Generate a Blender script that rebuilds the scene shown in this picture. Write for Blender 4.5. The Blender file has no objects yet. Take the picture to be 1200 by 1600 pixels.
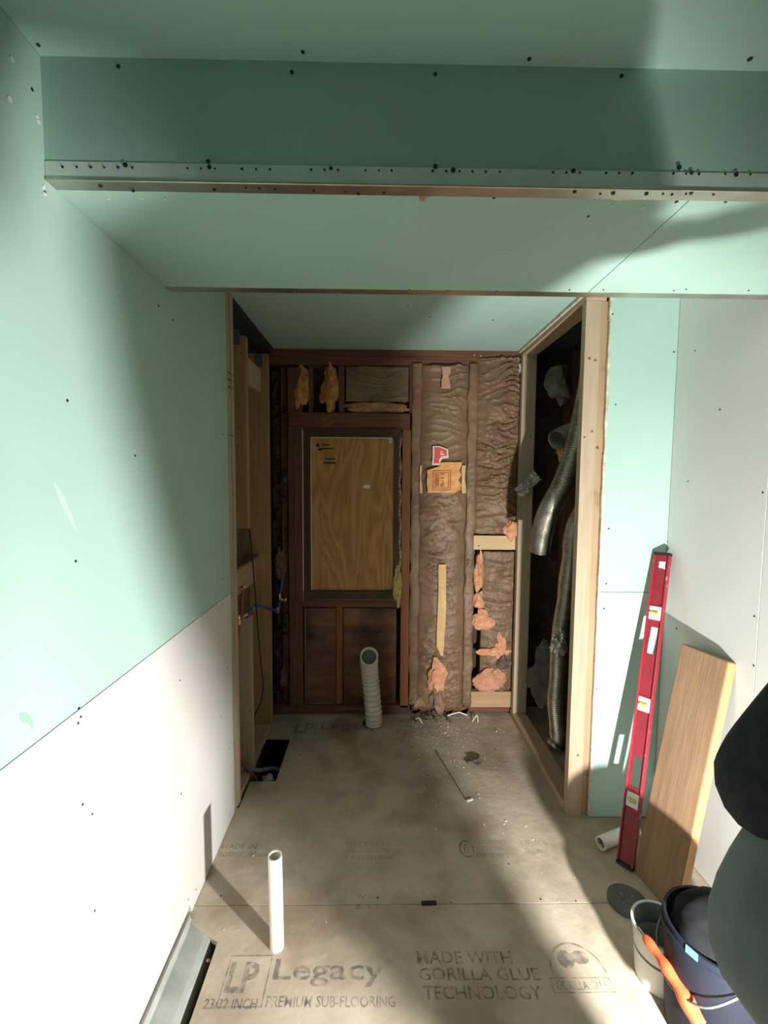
import bpy, math, random
from mathutils import Vector, Matrix, noise
random.seed(7)
S = bpy.context.scene
COL = S.collection
# ------------------------------------------------------------------ camera, world, lights, exposure
H = 1.47
F = 700.0                                   # focal length in pixels of the 1200x1600 frame
PI_, YA, RO = (math.radians(a) for a in (-4.138, .853, .413))
def ray(px, py):
    u = px-600; v = py-800
    uu = u*math.cos(RO)+v*math.sin(RO); vv = -u*math.sin(RO)+v*math.cos(RO)
    x = uu/F; U = -vv/F
    Y = math.cos(PI_)-U*math.sin(PI_); z = math.sin(PI_)+U*math.cos(PI_)
    return Vector((x*math.cos(YA)+Y*math.sin(YA), -x*math.sin(YA)+Y*math.cos(YA), z))
def at(px, py, ax, val):
    """the real point on the plane axis=val that is seen at that place of the photograph"""
    d = ray(px, py); c = Vector((0, 0, H))
    return c+d*((val-c[ax])/d[ax])
cd = bpy.data.cameras.new('camera'); cam = bpy.data.objects.new('camera', cd); COL.objects.link(cam)
cd.sensor_fit = 'VERTICAL'; cd.sensor_height = 36; cd.lens = F/1600*36; cd.clip_start = .05
fw = ray(600, 800).normalized(); rt = (ray(601, 800)-ray(600, 800)).normalized(); up = (ray(600, 799)-ray(600, 800)).normalized()
M = Matrix((rt, up, -fw)).transposed().to_4x4(); M.translation = (0, 0, H); cam.matrix_world = M
S.camera = cam
S.view_settings.view_transform = 'Standard'; S.view_settings.look = 'None'
S.view_settings.gamma = 1; S.view_settings.use_curve_mapping = False
S.view_settings.exposure = 0.15
W = bpy.data.worlds.new('world'); S.world = W; W.use_nodes = True
W.node_tree.nodes['Background'].inputs[0].default_value = (.95, 1, 1, 1)
W.node_tree.nodes['Background'].inputs[1].default_value = .022
LAMP = Vector((.80, .36, .50))
LAMP_W = 182
ld = bpy.data.lights.new('work_lamp_bulb', 'POINT'); ld.energy = LAMP_W; ld.shadow_soft_size = .022; ld.color = (1, .975, .935)
lo = bpy.data.objects.new('work_lamp_bulb', ld); COL.objects.link(lo); lo.location = LAMP
def arealight(name, loc, tgt, sx, sy, w, col=(1, 1, 1)):
    a = bpy.data.lights.new(name, 'AREA'); a.shape = 'RECTANGLE'; a.size = sx; a.size_y = sy; a.energy = w; a.color = col
    o = bpy.data.objects.new(name, a); COL.objects.link(o); o.location = loc
    o.rotation_euler = (Vector(tgt)-Vector(loc)).to_track_quat('-Z', 'Y').to_euler()
arealight('rear_fill_light', (.3, -2.2, 1.5), (0, 2, 1.1), 1.5, 1.2, .6, (.93, 1, 1))  # added fill light behind the camera, no window there

# ------------------------------------------------------------------ helpers
A, B, R, YO, YB, YL = -.622, .842, 1.216, 1.859, 2.715, 1.885
CEIL, SOF, YN, YF = 2.238, 2.023, .886, 1.38
class MB:
    def __init__(s): s.v = []; s.f = []; s.sm = False
    def add(s, vs, fs):
        n = len(s.v); s.v += [Vector(v) for v in vs]; s.f += [tuple(i+n for i in f) for f in fs]; return s
    def box(s, x0, x1, y0, y1, z0, z1):
        return s.add([(x0,y0,z0),(x1,y0,z0),(x1,y1,z0),(x0,y1,z0),(x0,y0,z1),(x1,y0,z1),(x1,y1,z1),(x0,y1,z1)],
              [(0,3,2,1),(4,5,6,7),(0,1,5,4),(1,2,6,5),(2,3,7,6),(3,0,4,7)])
    def obox(s, c, ux, uy, uz, hx, hy, hz):
        vs = [c+ux*(hx*a)+uy*(hy*b)+uz*(hz*d) for d in (-1,1) for a,b in ((-1,-1),(1,-1),(1,1),(-1,1))]
        return s.add(vs, [(0,3,2,1),(4,5,6,7),(0,1,5,4),(1,2,6,5),(2,3,7,6),(3,0,4,7)])
    def prism(s, pts, d):
        """polygon pts (3-D, planar) extruded by vector d"""
        n = len(pts); d = Vector(d); vs = [Vector(p) for p in pts]; vs += [p+d for p in vs]
        return s.add(vs, [tuple(range(n-1,-1,-1)), tuple(range(n,2*n))]+[(i,(i+1)%n,n+(i+1)%n,n+i) for i in range(n)])
    def tube(s, path, rad, n=12, cap=True):
        path = [Vector(p) for p in path]; vs = []; fs = []
        t0 = (path[1]-path[0]).normalized(); u = t0.orthogonal().normalized()
        for i, p in enumerate(path):
            t = (path[min(i+1,len(path)-1)]-path[max(i-1,0)]).normalized()
            u = (u-t*u.dot(t)).normalized(); w = t.cross(u); r = rad(i) if callable(rad) else rad
            for k in range(n):
                a = 2*math.pi*k/n; vs.append(p+u*(r*math.cos(a))+w*(r*math.sin(a)))
        for i in range(len(path)-1):
            for k in range(n):
                fs.append((i*n+k, i*n+(k+1)%n, (i+1)*n+(k+1)%n, (i+1)*n+k))
        if cap: fs += [tuple(range(n-1,-1,-1)), tuple(range((len(path)-1)*n, len(path)*n))]
        s.sm = True
        return s.add(vs, fs)
    def lathe(s, c, prof, n=32, ax=Vector((0,0,1)), cap=False):
        c = Vector(c); ax = Vector(ax).normalized(); u = ax.orthogonal().normalized(); w = ax.cross(u); vs=[]; fs=[]
        for (r, h) in prof:
            for k in range(n):
                a = 2*math.pi*k/n; vs.append(c+ax*h+u*(r*math.cos(a))+w*(r*math.sin(a)))
        for i in range(len(prof)-1):
            for k in range(n): fs.append((i*n+k, i*n+(k+1)%n, (i+1)*n+(k+1)%n, (i+1)*n+k))
        if cap: fs += [tuple(range(n-1,-1,-1)), tuple(range((len(prof)-1)*n, len(prof)*n))]
        s.sm = True
        return s.add(vs, fs)
    def disc(s, p, nrm, r, th=.0008, n=8):
        return s.lathe(p, [(r, 0), (r, th)], n, nrm, True)
    def build(s, name, mat, parent=None, origin=None, bevel=0):
        me = bpy.data.meshes.new(name)
        if parent is not None: o0 = parent.location.copy() if parent.parent is None else parent.parent.location.copy()
        elif origin is not None: o0 = Vector(origin)
        else:
            lo_ = [min(v[i] for v in s.v) for i in range(3)]; hi = [max(v[i] for v in s.v) for i in range(3)]
            o0 = Vector(((lo_[0]+hi[0])/2, (lo_[1]+hi[1])/2, lo_[2]))
        me.from_pydata([v-o0 for v in s.v], [], s.f)
        me.materials.append(mat)
        if s.sm:
            for p in me.polygons: p.use_smooth = True
            try: me.set_sharp_from_angle(angle=math.radians(38))
            except Exception: pass
        me.update()
        o = bpy.data.objects.new(name, me); COL.objects.link(o)
        if parent is not None: o.parent = parent
        else: o.location = o0
        if bevel:
            b = o.modifiers.new('bevel', 'BEVEL'); b.width = bevel; b.segments = 2; b.limit_method = 'ANGLE'
        return o
def tag(o, label=None, cat=None, group=None, kind=None):
    for k, v in (('label', label), ('category', cat), ('group', group), ('kind', kind)):
        if v: o[k] = v
    return o
def empty(name, loc, label=None, cat=None, group=None, kind=None):
    o = bpy.data.objects.new(name, None); COL.objects.link(o); o.location = loc; o.empty_display_size = .05
    return tag(o, label, cat, group, kind)
def curve_path(pts, n=60):
    pts = [Vector(p) for p in pts]; out = []
    m = len(pts)-1
    for i in range(n+1):
        t = i/n*m; k = min(int(t), m-1); t -= k
        p0 = pts[max(k-1,0)]; p1 = pts[k]; p2 = pts[k+1]; p3 = pts[min(k+2,m)]
        out.append(.5*((2*p1)+(p2-p0)*t+(2*p0-5*p1+4*p2-p3)*t*t+(3*p1-p0-3*p2+p3)*t**3))
    return out

# ------------------------------------------------------------------ materials
def mat(name, base, rough=.8, metal=0, c2=None, scale=8, stretch=(1,1,1), detail=6, lo=.35, hi=.65, bump=0, bscale=None, spec=.3, c3=None, s3=2, t3=.6):
    m = bpy.data.materials.new(name); m.use_nodes = True; nt = m.node_tree; n = nt.nodes; L = nt.links
    p = n['Principled BSDF']; p.inputs['Roughness'].default_value = rough; p.inputs['Metallic'].default_value = metal
    p.inputs['Specular IOR Level'].default_value = spec
    p.inputs['Base Color'].default_value = (*base, 1)
    tc = n.new('ShaderNodeTexCoord'); mp = n.new('ShaderNodeMapping'); mp.inputs['Scale'].default_value = stretch
    L.new(tc.outputs['Object'], mp.inputs[0])
    last = None
    if c2:
        t = n.new('ShaderNodeTexNoise'); t.inputs['Scale'].default_value = scale; t.inputs['Detail'].default_value = detail; L.new(mp.outputs[0], t.inputs[0])
        r = n.new('ShaderNodeMapRange'); r.inputs[1].default_value = lo; r.inputs[2].default_value = hi; L.new(t.outputs[0], r.inputs[0])
        x = n.new('ShaderNodeMix'); x.data_type = 'RGBA'; x.inputs[6].default_value = (*base,1); x.inputs[7].default_value = (*c2,1)
        L.new(r.outputs[0], x.inputs[0]); last = x.outputs[2]
    if c3:
        t = n.new('ShaderNodeTexNoise'); t.inputs['Scale'].default_value = s3; t.inputs['Detail'].default_value = 5; L.new(tc.outputs['Object'], t.inputs[0])
        r = n.new('ShaderNodeMapRange'); r.inputs[1].default_value = t3; r.inputs[2].default_value = t3+.12; L.new(t.outputs[0], r.inputs[0])
        x = n.new('ShaderNodeMix'); x.data_type = 'RGBA'; L.new(last, x.inputs[6]); x.inputs[7].default_value = (*c3,1)
        L.new(r.outputs[0], x.inputs[0]); last = x.outputs[2]
    if last: L.new(last, p.inputs['Base Color'])
    if bump:
        t = n.new('ShaderNodeTexNoise'); t.inputs['Scale'].default_value = bscale or scale*3; t.inputs['Detail'].default_value = 5; L.new(mp.outputs[0], t.inputs[0])
        b = n.new('ShaderNodeBump'); b.inputs['Strength'].default_value = bump; b.inputs['Distance'].default_value = .004; L.new(t.outputs[0], b.inputs['Height'])
        L.new(b.outputs[0], p.inputs['Normal'])
    return m
def wood(name, base, dark, ax='z', scale=14, rough=.7, bump=.25, c3=None, t3=.62):
    st = {'x': (.06,1,1), 'y': (1,.06,1), 'z': (1,1,.06)}[ax]
    return mat(name, base, rough, c2=dark, scale=scale*4, stretch=st, lo=.3, hi=.75, bump=bump, bscale=scale*12, c3=c3, s3=5, t3=t3)
GREEN = mat('green_drywall_paper', (.42,.605,.53), .75, c2=(.39,.575,.50), scale=3, bump=.04, bscale=160)
GREEN2 = mat('green_drywall_worn', (.44,.625,.55), .75, c2=(.40,.58,.51), scale=2, bump=.05, bscale=120)
WHITE = mat('white_drywall_paper', (.68,.675,.65), .75, c2=(.65,.64,.61), scale=2, bump=.04, bscale=160)
GREYW = mat('grey_white_drywall_paper', (.68,.69,.655), .75, c2=(.62,.63,.60), scale=2.5, bump=.04, bscale=160)
GYP = mat('gypsum_core', (.72,.68,.60), .9, c2=(.5,.42,.33), scale=40, bump=.6, bscale=90)
HOLE = mat('screw_steel', (.03,.04,.04), .5, .3)
MARK = mat('chipped_paper', (.75,.82,.76), .9)
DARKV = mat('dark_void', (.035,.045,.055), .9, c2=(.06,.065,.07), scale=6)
PINE = wood('pine_vertical', (.50,.40,.285), (.41,.315,.215), 'z', c3=(.44,.27,.13), t3=.68)
PINEY = wood('pine_lengthwise', (.53,.40,.275), (.45,.32,.21), 'y', c3=(.42,.27,.14), t3=.68)
PINEX = wood('pine_crosswise', (.68,.52,.30), (.58,.42,.22), 'x')
PINEO = wood('golden_pine', (.46,.285,.15), (.37,.22,.11), 'z', c3=(.30,.16,.06), t3=.66)
OLDW = wood('old_dark_wood', (.20,.088,.05), (.11,.045,.027), 'z')
OLDX = wood('old_dark_wood_crosswise', (.20,.088,.05), (.10,.04,.026), 'x')
OLDR = wood('old_reddish_stud', (.30,.12,.05), (.20,.075,.03), 'z')
OLDS = wood('weathered_brown_stud', (.23,.15,.095), (.16,.095,.055), 'z')
CASING = mat('black_brown_casing', (.06,.032,.02), .6, c2=(.09,.045,.027), scale=10)
PLANK = wood('brown_plank', (.37,.235,.14), (.26,.16,.092), 'z', c3=(.22,.11,.05), t3=.66)
PLANKE = wood('lit_orange_plank_edge', (.62,.36,.17), (.52,.28,.12), 'z')
def plywood():
    m = bpy.data.materials.new('flamed_plywood'); m.use_nodes = True; nt = m.node_tree; n = nt.nodes; L = nt.links
    p = n['Principled BSDF']; p.inputs['Roughness'].default_value = .55
    tc = n.new('ShaderNodeTexCoord'); mp = n.new('ShaderNodeMapping'); mp.inputs['Scale'].default_value = (1,1,.22); L.new(tc.outputs['Object'], mp.inputs[0])
    w = n.new('ShaderNodeTexNoise'); w.inputs['Scale'].default_value = 7; w.inputs['Detail'].default_value = 1.5; w.inputs['Distortion'].default_value = .4; L.new(mp.outputs[0], w.inputs[0])
    k = n.new('ShaderNodeMath'); k.operation = 'MULTIPLY'; k.inputs[1].default_value = 8; L.new(w.outputs[0], k.inputs[0])
    s = n.new('ShaderNodeMath'); s.operation = 'PINGPONG'; s.inputs[1].default_value = .5; L.new(k.outputs[0], s.inputs[0])
    r = n.new('ShaderNodeValToRGB'); e = r.color_ramp.elements
    e[0].color = (.50,.23,.060,1); e[1].color = (.72,.40,.13,1); e[0].position = .0; e[1].position = .55; L.new(s.outputs[0], r.inputs[0])
    # second fine grain
    mp2 = n.new('ShaderNodeMapping'); mp2.inputs['Scale'].default_value = (1,1,.04); L.new(tc.outputs['Object'], mp2.inputs[0])
    g = n.new('ShaderNodeTexNoise'); g.inputs['Scale'].default_value = 120; L.new(mp2.outputs[0], g.inputs[0])
    x = n.new('ShaderNodeMix'); x.data_type = 'RGBA'; x.blend_type = 'MULTIPLY'; x.inputs[0].default_value = .45; L.new(r.outputs[0], x.inputs[6]); L.new(g.outputs[0], x.inputs[7])
    L.new(x.outputs[2], p.inputs['Base Color'])
    return m
PLY = plywood()
HARDB = mat('stained_dark_plywood', (.24,.11,.055), .45, c2=(.13,.055,.032), scale=6, stretch=(.5,1,3), c3=(.045,.022,.016), s3=3, t3=.52, bump=.2)
KRAFT = mat('brown_kraft_paper', (.24,.15,.082), .5, c2=(.165,.098,.054), scale=6, c3=(.22,.09,.065), s3=4, t3=.56, bump=.3, bscale=60, spec=.45)
KRAFT2 = mat('dark_kraft_paper', (.25,.16,.09), .5, c2=(.15,.09,.05), scale=6, bump=.4, bscale=40, spec=.5)
KRAFTD = mat('soiled_old_paper', (.10,.055,.045), .7, c2=(.03,.02,.02), scale=9, bump=.4, bscale=40)
PINK = mat('pink_fibreglass', (.78,.40,.24), .95, c2=(.55,.25,.13), scale=30, bump=.9, bscale=110)
PINKO = mat('orange_fibreglass', (.78,.38,.13), .95, c2=(.45,.19,.07), scale=25, bump=.9, bscale=110)
YELLOW = mat('yellow_fibreglass', (.62,.50,.16), .95, c2=(.32,.24,.10), scale=35, bump=.9, bscale=120)
GREYF = mat('soiled_grey_fibreglass', (.16,.12,.10), .95, c2=(.05,.045,.04), scale=30, bump=.9, bscale=110)
TAPE = mat('tan_paper_strip', (.72,.49,.24), .7, c2=(.62,.40,.18), scale=20)
ORANGEP = mat('orange_label_paper', (.80,.42,.17), .7, c2=(.66,.30,.10), scale=20)
REDP = mat('red_label_print', (.72,.10,.09), .6)
CREAM = mat('cream_label_paper', (.80,.66,.55), .7)
REDINK = mat('red_ink', (.45,.09,.05), .7)
BEAD = mat('galvanised_corner_bead', (.62,.58,.52), .38, 1.0, c2=(.50,.44,.38), scale=12, bump=.05)
GALV = mat('galvanised_steel', (.50,.53,.49), .5, .15, c2=(.38,.41,.38), scale=14, detail=8, bump=.08)
FOIL = mat('aluminium_foil', (.85,.85,.80), .33, .55, c2=(.5,.5,.47), scale=30, bump=.5, bscale=70)
DUCT = mat('aluminium_duct', (.70,.69,.64), .36, 1, c2=(.5,.49,.45), scale=20, bump=.15, bscale=90)
PVC = mat('white_pvc', (.86,.84,.76), .35, c2=(.80,.77,.68), scale=20)
PVCG = mat('beige_corrugated_plastic', (.66,.64,.53), .5, c2=(.52,.50,.40), scale=12)
SUB = mat('oriented_strand_subfloor', (.52,.445,.35), .72, c2=(.37,.305,.235), scale=7, detail=10, lo=.38, hi=.68, c3=(.33,.25,.18), s3=2.6, t3=.54, bump=.5, bscale=38)
SUBE = mat('subfloor_panel_edge', (.12,.09,.065), .9)
RED = mat('red_level_paint', (.28,.02,.036), .5, c2=(.23,.017,.03), scale=20, spec=.5)
REDD = mat('dark_red_level_flange', (.36,.03,.05), .4, c2=(.45,.2,.2), scale=45, lo=.62, hi=.7)
VIALW = mat('white_vial_frame', (.85,.84,.80), .4)
VIALG = mat('green_vial_liquid', (.48,.62,.12), .2, spec=.6)
BLACK = mat('black_rubber', (.02,.02,.022), .5)
CABLE = mat('black_cable_sheath', (.02,.018,.018), .5)
PEXR = mat('red_tubing', (.36,.07,.07), .4); PEXB = mat('blue_tubing', (.05,.09,.32), .4)
BRASS = mat('brass_fitting', (.72,.52,.28), .35, 1)
LEADG = mat('grey_bracket', (.12,.16,.18), .6, .3)
NAVY = mat('navy_plastic', (.008,.011,.021), .65, c2=(.011,.015,.026), scale=8)
BLUEST = mat('light_blue_sticker', (.12,.38,.80), .5)
SLATE = mat('dark_slate_plastic', (.085,.09,.10), .6, c2=(.13,.13,.14), scale=10)
ORANGE = mat('orange_tool_grip', (.88,.16,.06), .4)
BUCKW = mat('grey_white_plastic', (.62,.62,.58), .45)
BUCKI = mat('grey_mud_lining', (.25,.28,.28), .7, c2=(.18,.2,.2), scale=10)
CLB = mat('black_sweatshirt', (.018,.022,.028), .9, c2=(.03,.034,.04), scale=60, bump=.5, bscale=70)
CLG = mat('grey_green_work_vest', (.20,.23,.225), .85, c2=(.15,.18,.18), scale=12, bump=.4, bscale=30)
CLP = mat('dark_slate_trousers', (.05,.06,.07), .85, c2=(.07,.08,.09), scale=14, bump=.4, bscale=30)
SKIN = mat('skin', (.55,.33,.24), .55); HAIR = mat('brown_hair', (.05,.03,.02), .8, c2=(.09,.06,.04), scale=60, stretch=(1,1,.1)); BOOT = mat('tan_boot', (.22,.13,.07), .7)
def ink():
    m = bpy.data.materials.new('worn_grey_ink'); m.use_nodes = True; nt = m.node_tree; n = nt.nodes; L = nt.links
    p = n['Principled BSDF']; p.inputs['Base Color'].default_value = (.10,.105,.11,1); p.inputs['Roughness'].default_value = .8
    tc = n.new('ShaderNodeTexCoord'); t = n.new('ShaderNodeTexNoise'); t.inputs['Scale'].default_value = 45; t.inputs['Detail'].default_value = 5; L.new(tc.outputs['Object'], t.inputs[0])
    r = n.new('ShaderNodeMapRange'); r.inputs[1].default_value = .36; r.inputs[2].default_value = .62; r.inputs[3].default_value = .08; r.inputs[4].default_value = .46; L.new(t.outputs[0], r.inputs[0])
    L.new(r.outputs[0], p.inputs['Alpha'])
    return m
INK = ink()
# ------------------------------------------------------------------ lettering helper
def text_mb(txt, origin, ux, uy, w=None, h=None, lift=None, bold=.0, shear=0):
    """flat lettering; origin = lower left corner, ux / uy = directions of reading and of height, w, h = size in metres"""
    cu = bpy.data.curves.new('t', 'FONT'); cu.body = txt; cu.offset = bold; cu.resolution_u = 2; cu.shear = shear
    ob = bpy.data.objects.new('t', cu); me = bpy.data.meshes.new_from_object(ob)
    vs = [v.co.copy() for v in me.vertices]; fs = [tuple(p.vertices) for p in me.polygons]
    bpy.data.objects.remove(ob); bpy.data.curves.remove(cu); bpy.data.meshes.remove(me)
    x0 = min(v.x for v in vs); x1 = max(v.x for v in vs); y0 = min(v.y for v in vs); y1 = max(v.y for v in vs)
    ux = Vector(ux); uy = Vector(uy); o = Vector(origin)
    if w is None: w = (x1-x0)*h/(y1-y0)
    if h is None: h = (y1-y0)*w/(x1-x0)
    m = MB()
    m.add([o+ux*((v.x-x0)/(x1-x0)*w)+uy*((v.y-y0)/(y1-y0)*h) for v in vs], fs)
    return m
def frame_mb(m, o, ux, uy, w, h, t):
    """outline rectangle of flat strips"""
    ux = Vector(ux); uy = Vector(uy); o = Vector(o)
    for a, b, c, d in ((0,0,w,t),(0,h-t,w,t),(0,t,t,h-2*t),(w-t,t,t,h-2*t)):
        q = o+ux*a+uy*b; m.add([q, q+ux*c, q+ux*c+uy*d, q+uy*d], [(0,1,2,3)])
    return m
def screws(name, pts, nrm, parent, r=.0034, mt=None):
    m = MB()
    for p in pts: m.disc(Vector(p), Vector(nrm), r*random.uniform(.8,1.15), .0012)
    o = m.build(name, mt or HOLE, parent); o['kind'] = 'stuff'; return o

# ================================================================== SETTING
# ---- floor
def fl(px, py, z=0): return at(px, py, 2, z)
floor = MB().box(A-.3, 1.9, -2.2, 3.0, -.36, -.32).build('floor', DARKV); tag(floor, 'wood subfloor printed with grey lettering', kind='structure')
TH = .019
def panel(pts, name='subfloor_panel', mt=SUB):
    return MB().prism([(x, y, -TH) for x, y in pts], (0, 0, TH)).build(name, mt, floor, bevel=.0012)
XN = -.50                                    # near left edge of the subfloor beside the steel box
YS = 1.452                                   # panel joint
near = panel([(XN-.005,-2.2),(2.0,-2.2),(2.0,YS-.0012),(A-.02,YS-.0012),(A-.02,1.405),(XN,1.33)])
XH, YH0, YH1 = -.487, 2.09, 2.47
mid = panel([(A+.0,YS+.0012),(2.0,YS+.0012),(2.0,2.672),(A-.1,2.672),(A-.1,YH1),(XH,YH1),(XH,YH0),(A+.01,YH0),(A+.01,YL+.03),(A,YL+.03)])
backp = panel([(A-.12,2.675),(2.0,2.675),(2.0,2.86),(A-.12,2.86)])
MB().box(A-.11, A-.07, 1.9, 2.68, -.30, -.02).build('joist', PINEY, floor)
MB().box(-.40, -.36, -2, 2.7, -.30, -.02).build('joist', PINEY, floor)
# print on the subfloor
def ftext(txt, px0, px1, pyb, pyt, parent, bold=.0, z=.0004, name='lettering'):
    a = fl(px0, pyb, z); b = fl(px1, pyb, z); c = fl((px0+px1)/2, pyt, z); mid_ = (a+b)/2
    ux = (b-a); w = ux.length; ux.normalize(); ux = Vector((1, ux.y, 0)).normalized()
    h = abs(c.y-mid_.y)
    return text_mb(txt, a, ux, (0,1,0), w, h, bold=bold).build(name, INK, parent)
ftext('LP', 348, 397, 1552, 1503, near, .03)
a = fl(331,1575,.0004); b = fl(412,1492,.0004); c = fl(403,1575,.0004)
frame_mb(MB(), (a.x+.01,a.y,.0004), (1,0,0), (0,1,0), c.x-a.x, b.y-a.y, .004).build('print_frame', INK, near)
ftext('Legacy', 423, 600, 1542, 1498, near, .012)
ftext('PREMIUM SUB-FLOORING', 414, 618, 1574, 1556, near, .01)
ftext('23/32 INCH', 316, 400, 1577, 1560, near, .02)
ftext('MADE WITH', 652, 802, 1506, 1486, near, .012)
ftext('GORILLA GLUE', 655, 846, 1532, 1512, near, .012)
ftext('TECHNOLOGY', 662, 850, 1562, 1540, near, .012)
ftext('TM', 600, 614, 1506, 1499, near)
em = MB(); e0 = fl(862,1522,.0004); e1 = fl(950,1522,.0004); e2 = fl(905,1472,.0004)
n_ = 26; cx = (e0.x+e1.x)/2; rx = (e1.x-e0.x)/2; ry = e2.y-e0.y
ring = [(cx-rx*math.cos(math.pi*k/n_), e0.y+ry*math.sin(math.pi*k/n_)) for k in range(n_+1)]
for k in range(n_):
    (x0,y0),(x1,y1) = ring[k], ring[k+1]
    em.add([(x0,y0,.0004),(x1,y1,.0004),(cx+(x1-cx)*.93,e0.y+(y1-e0.y)*.93,.0004),(cx+(x0-cx)*.93,e0.y+(y0-e0.y)*.93,.0004)],[(0,1,2,3)])
for cx_, cy_, r1, r2 in ((-.3,.45,.3,.3),(.25,.5,.33,.22)):
    q = [(cx+rx*cx_+rx*r1*math.cos(k*.628), e0.y+ry*cy_+ry*r2*math.sin(k*.628), .0004) for k in range(10)]; em.add(q,[tuple(range(10))])
em.build('print_emblem', INK, near)
g0 = fl(866,1552,.0004); g1 = fl(963,1552,.0004); g2 = fl(915,1527,.0004)
frame_mb(MB(), (g0.x,g0.y,.0004), (1,0,0), (0,1,0), g1.x-g0.x, g2.y-g0.y, .003).build('print_frame', INK, near)
ftext('GORILLA GLUE', 872, 956, 1547, 1532, near, .015)
ftext('MADE IN', 345, 400, 1326, 1318, mid, .01); ftext('ROARING, NC USA', 340, 418, 1340, 1331, mid, .01)
ftext('THIS SIDE UP', 540, 612, 1322, 1315, mid); ftext('SPACE ENDS & EDGES', 542, 608, 1332, 1326, mid); ftext('1/8 INCH GAP', 540, 616, 1343, 1337, mid)
ftext('ENGINEERED WOOD', 740, 792, 1319, 1312, mid, .01); ftext('RATED SHEATHING', 742, 788, 1329, 1322, mid); ftext('EXPOSURE 1', 745, 795, 1340, 1333, mid, .01)
ftext('SUBFLOOR', 812, 856, 1320, 1313, mid); ftext('23/32 INCH', 822, 858, 1333, 1326, mid)
rg = MB(); c0 = fl(729,1326,.0004)
for k in range(20):
    a0, a1 = k*math.pi/10, (k+1)*math.pi/10
    rg.add([(c0.x+.03*math.cos(t)*s, c0.y+.042*math.sin(t)*s, .0004) for t, s in ((a0,1),(a1,1),(a1,.82),(a0,.82))],[(0,1,2,3)])
rg.build('print_emblem', INK, mid)
ftext('W', 724, 735, 1333, 1318, mid, .01)
ftext('W DS', 556, 592, 1404, 1398, near); ftext('Z 3 1', 554, 590, 1420, 1414, near)
ftext('LP', 458, 490, 1145, 1130, mid, .03); ftext('Legacy', 500, 592, 1143, 1128, mid, .01); ftext('TOP SIDE', 424, 448, 1138, 1133, mid)
a = fl(452,1147,.0004); b = fl(495,1126,.0004)
frame_mb(MB(), (a.x,a.y,.0004), (1,0,0), (0,1,0), b.x-a.x+.01, b.y-a.y, .005).build('print_frame', INK, mid)
ftext('MADE WITH', 622, 680, 1129, 1124, mid, .01); ftext('GORILLA GLUE', 626, 690, 1138, 1133, mid, .01)
screws('screw_heads', [fl(x,y) for x,y in ((845,1405),(900,1408),(590,1403),(705,1410),(470,1180),(448,1190),(500,1185),(960,1395),(430,1405),(345,1400),(795,1350))], (0,0,1), near, .003)

# ---- ceiling
ceiling = MB().box(A-.3, 2.0, -2.2, 3.0, CEIL+.02, CEIL+.06).build('ceiling', DARKV); tag(ceiling, 'green drywall ceiling', kind='structure')
MB().box(A, 1.9, -2.2, YN, CEIL, CEIL+.0127).build('drywall_panel', GREEN, ceiling)
MB().box(A, 1.9, YN+.002, YO+.05, CEIL, CEIL+.0127).build('drywall_panel', GREEN, ceiling)
ac = MB().box(A+.002, B+.01, YO+.052, YB+.1, CEIL, CEIL+.0127).build('drywall_panel', GREEN, ceiling)
screws('screw_heads', [at(x,y,2,CEIL-.001) for x,y in ((473,81),(827,92),(1172,92),(60,70),(637,478),(672,495),(770,500))], (0,0,-1), ceiling, .004)

# ---- dropped soffit
sof = empty('soffit', (.3,(YN+YF)/2,SOF), 'green dropped soffit crossing the room with metal corner beads', kind='structure')
MB().box(A, 2.0, YN+.03, YF-.03, SOF+.03, CEIL).build('soffit_framing', PINEX, sof)
MB().box(A, 2.0, YN, YN+.0127, SOF+.001, CEIL).build('drywall_panel', GREEN, sof)
j0 = at(1083,308,2,SOF); j1 = at(922,455,2,SOF)
MB().prism([(A,YN,SOF),(j0.x-.001,YN,SOF),(j1.x-.001,YF,SOF),(A,YF,SOF)], (0,0,.0127)).build('drywall_panel', GREEN, sof, bevel=.0015)
MB().prism([(j0.x+.001,YN,SOF),(2.0,YN,SOF),(2.0,YF,SOF),(j1.x+.001,YF,SOF)], (0,0,.0127)).build('drywall_panel', GREEN, sof, bevel=.0015)
MB().box(A, 2.0, YF-.0127, YF, SOF+.013, CEIL).build('drywall_panel', GREEN, sof)
X1 = A+.001
fb = MB().box(X1, 2.0, YN-.0012, YN, SOF+.0, SOF+.032).build('bead_flange', mat('zinc_flange_green_reflection',(.72,.82,.78),.45,.25,c2=(.64,.74,.70),scale=14), sof)  # green reflection of the drywall is put into the flange colour
fb2 = MB().box(X1, 2.0, YN-.002, YN+.028, SOF-.0016, SOF-.0002).build('bead_flange', BEAD, sof)
MB().tube([(X1,YN-.0015,SOF-.0005),(2.0,YN-.0015,SOF-.0005)], .0022, 8).build('bead_nose', BEAD, sof)
MB().box(A+.002, 2.0, YF-.03, YF+.0015, SOF-.0014, SOF-.0002).build('bead_flange', BEAD, sof)
MB().box(A+.002, 2.0, YF, YF+.0014, SOF-.001, SOF+.03).build('bead_flange', BEAD, sof)
hp = []
for x in (98,120,142,163,185,207,293,314,336,378,400,422,486,507,528,571,592,612,676,697,718,738,759,781,864,885,906,947,967,988,1052,1072,1092,1133,1172):
    hp.append(at(x, 261+ (x-98)*.011, 1, YN-.0014))
screws('nail_holes', hp, (0,-1,0), sof, .0022)
screws('screw_heads', [at(x,y,1,YN-.0016) for x,y in ((196,258),(325,252),(327,261),(517,263),(680,260),(708,266),(896,267),(1061,262),(1080,270),(1150,273))], (0,-1,0), sof, .0042)
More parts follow.
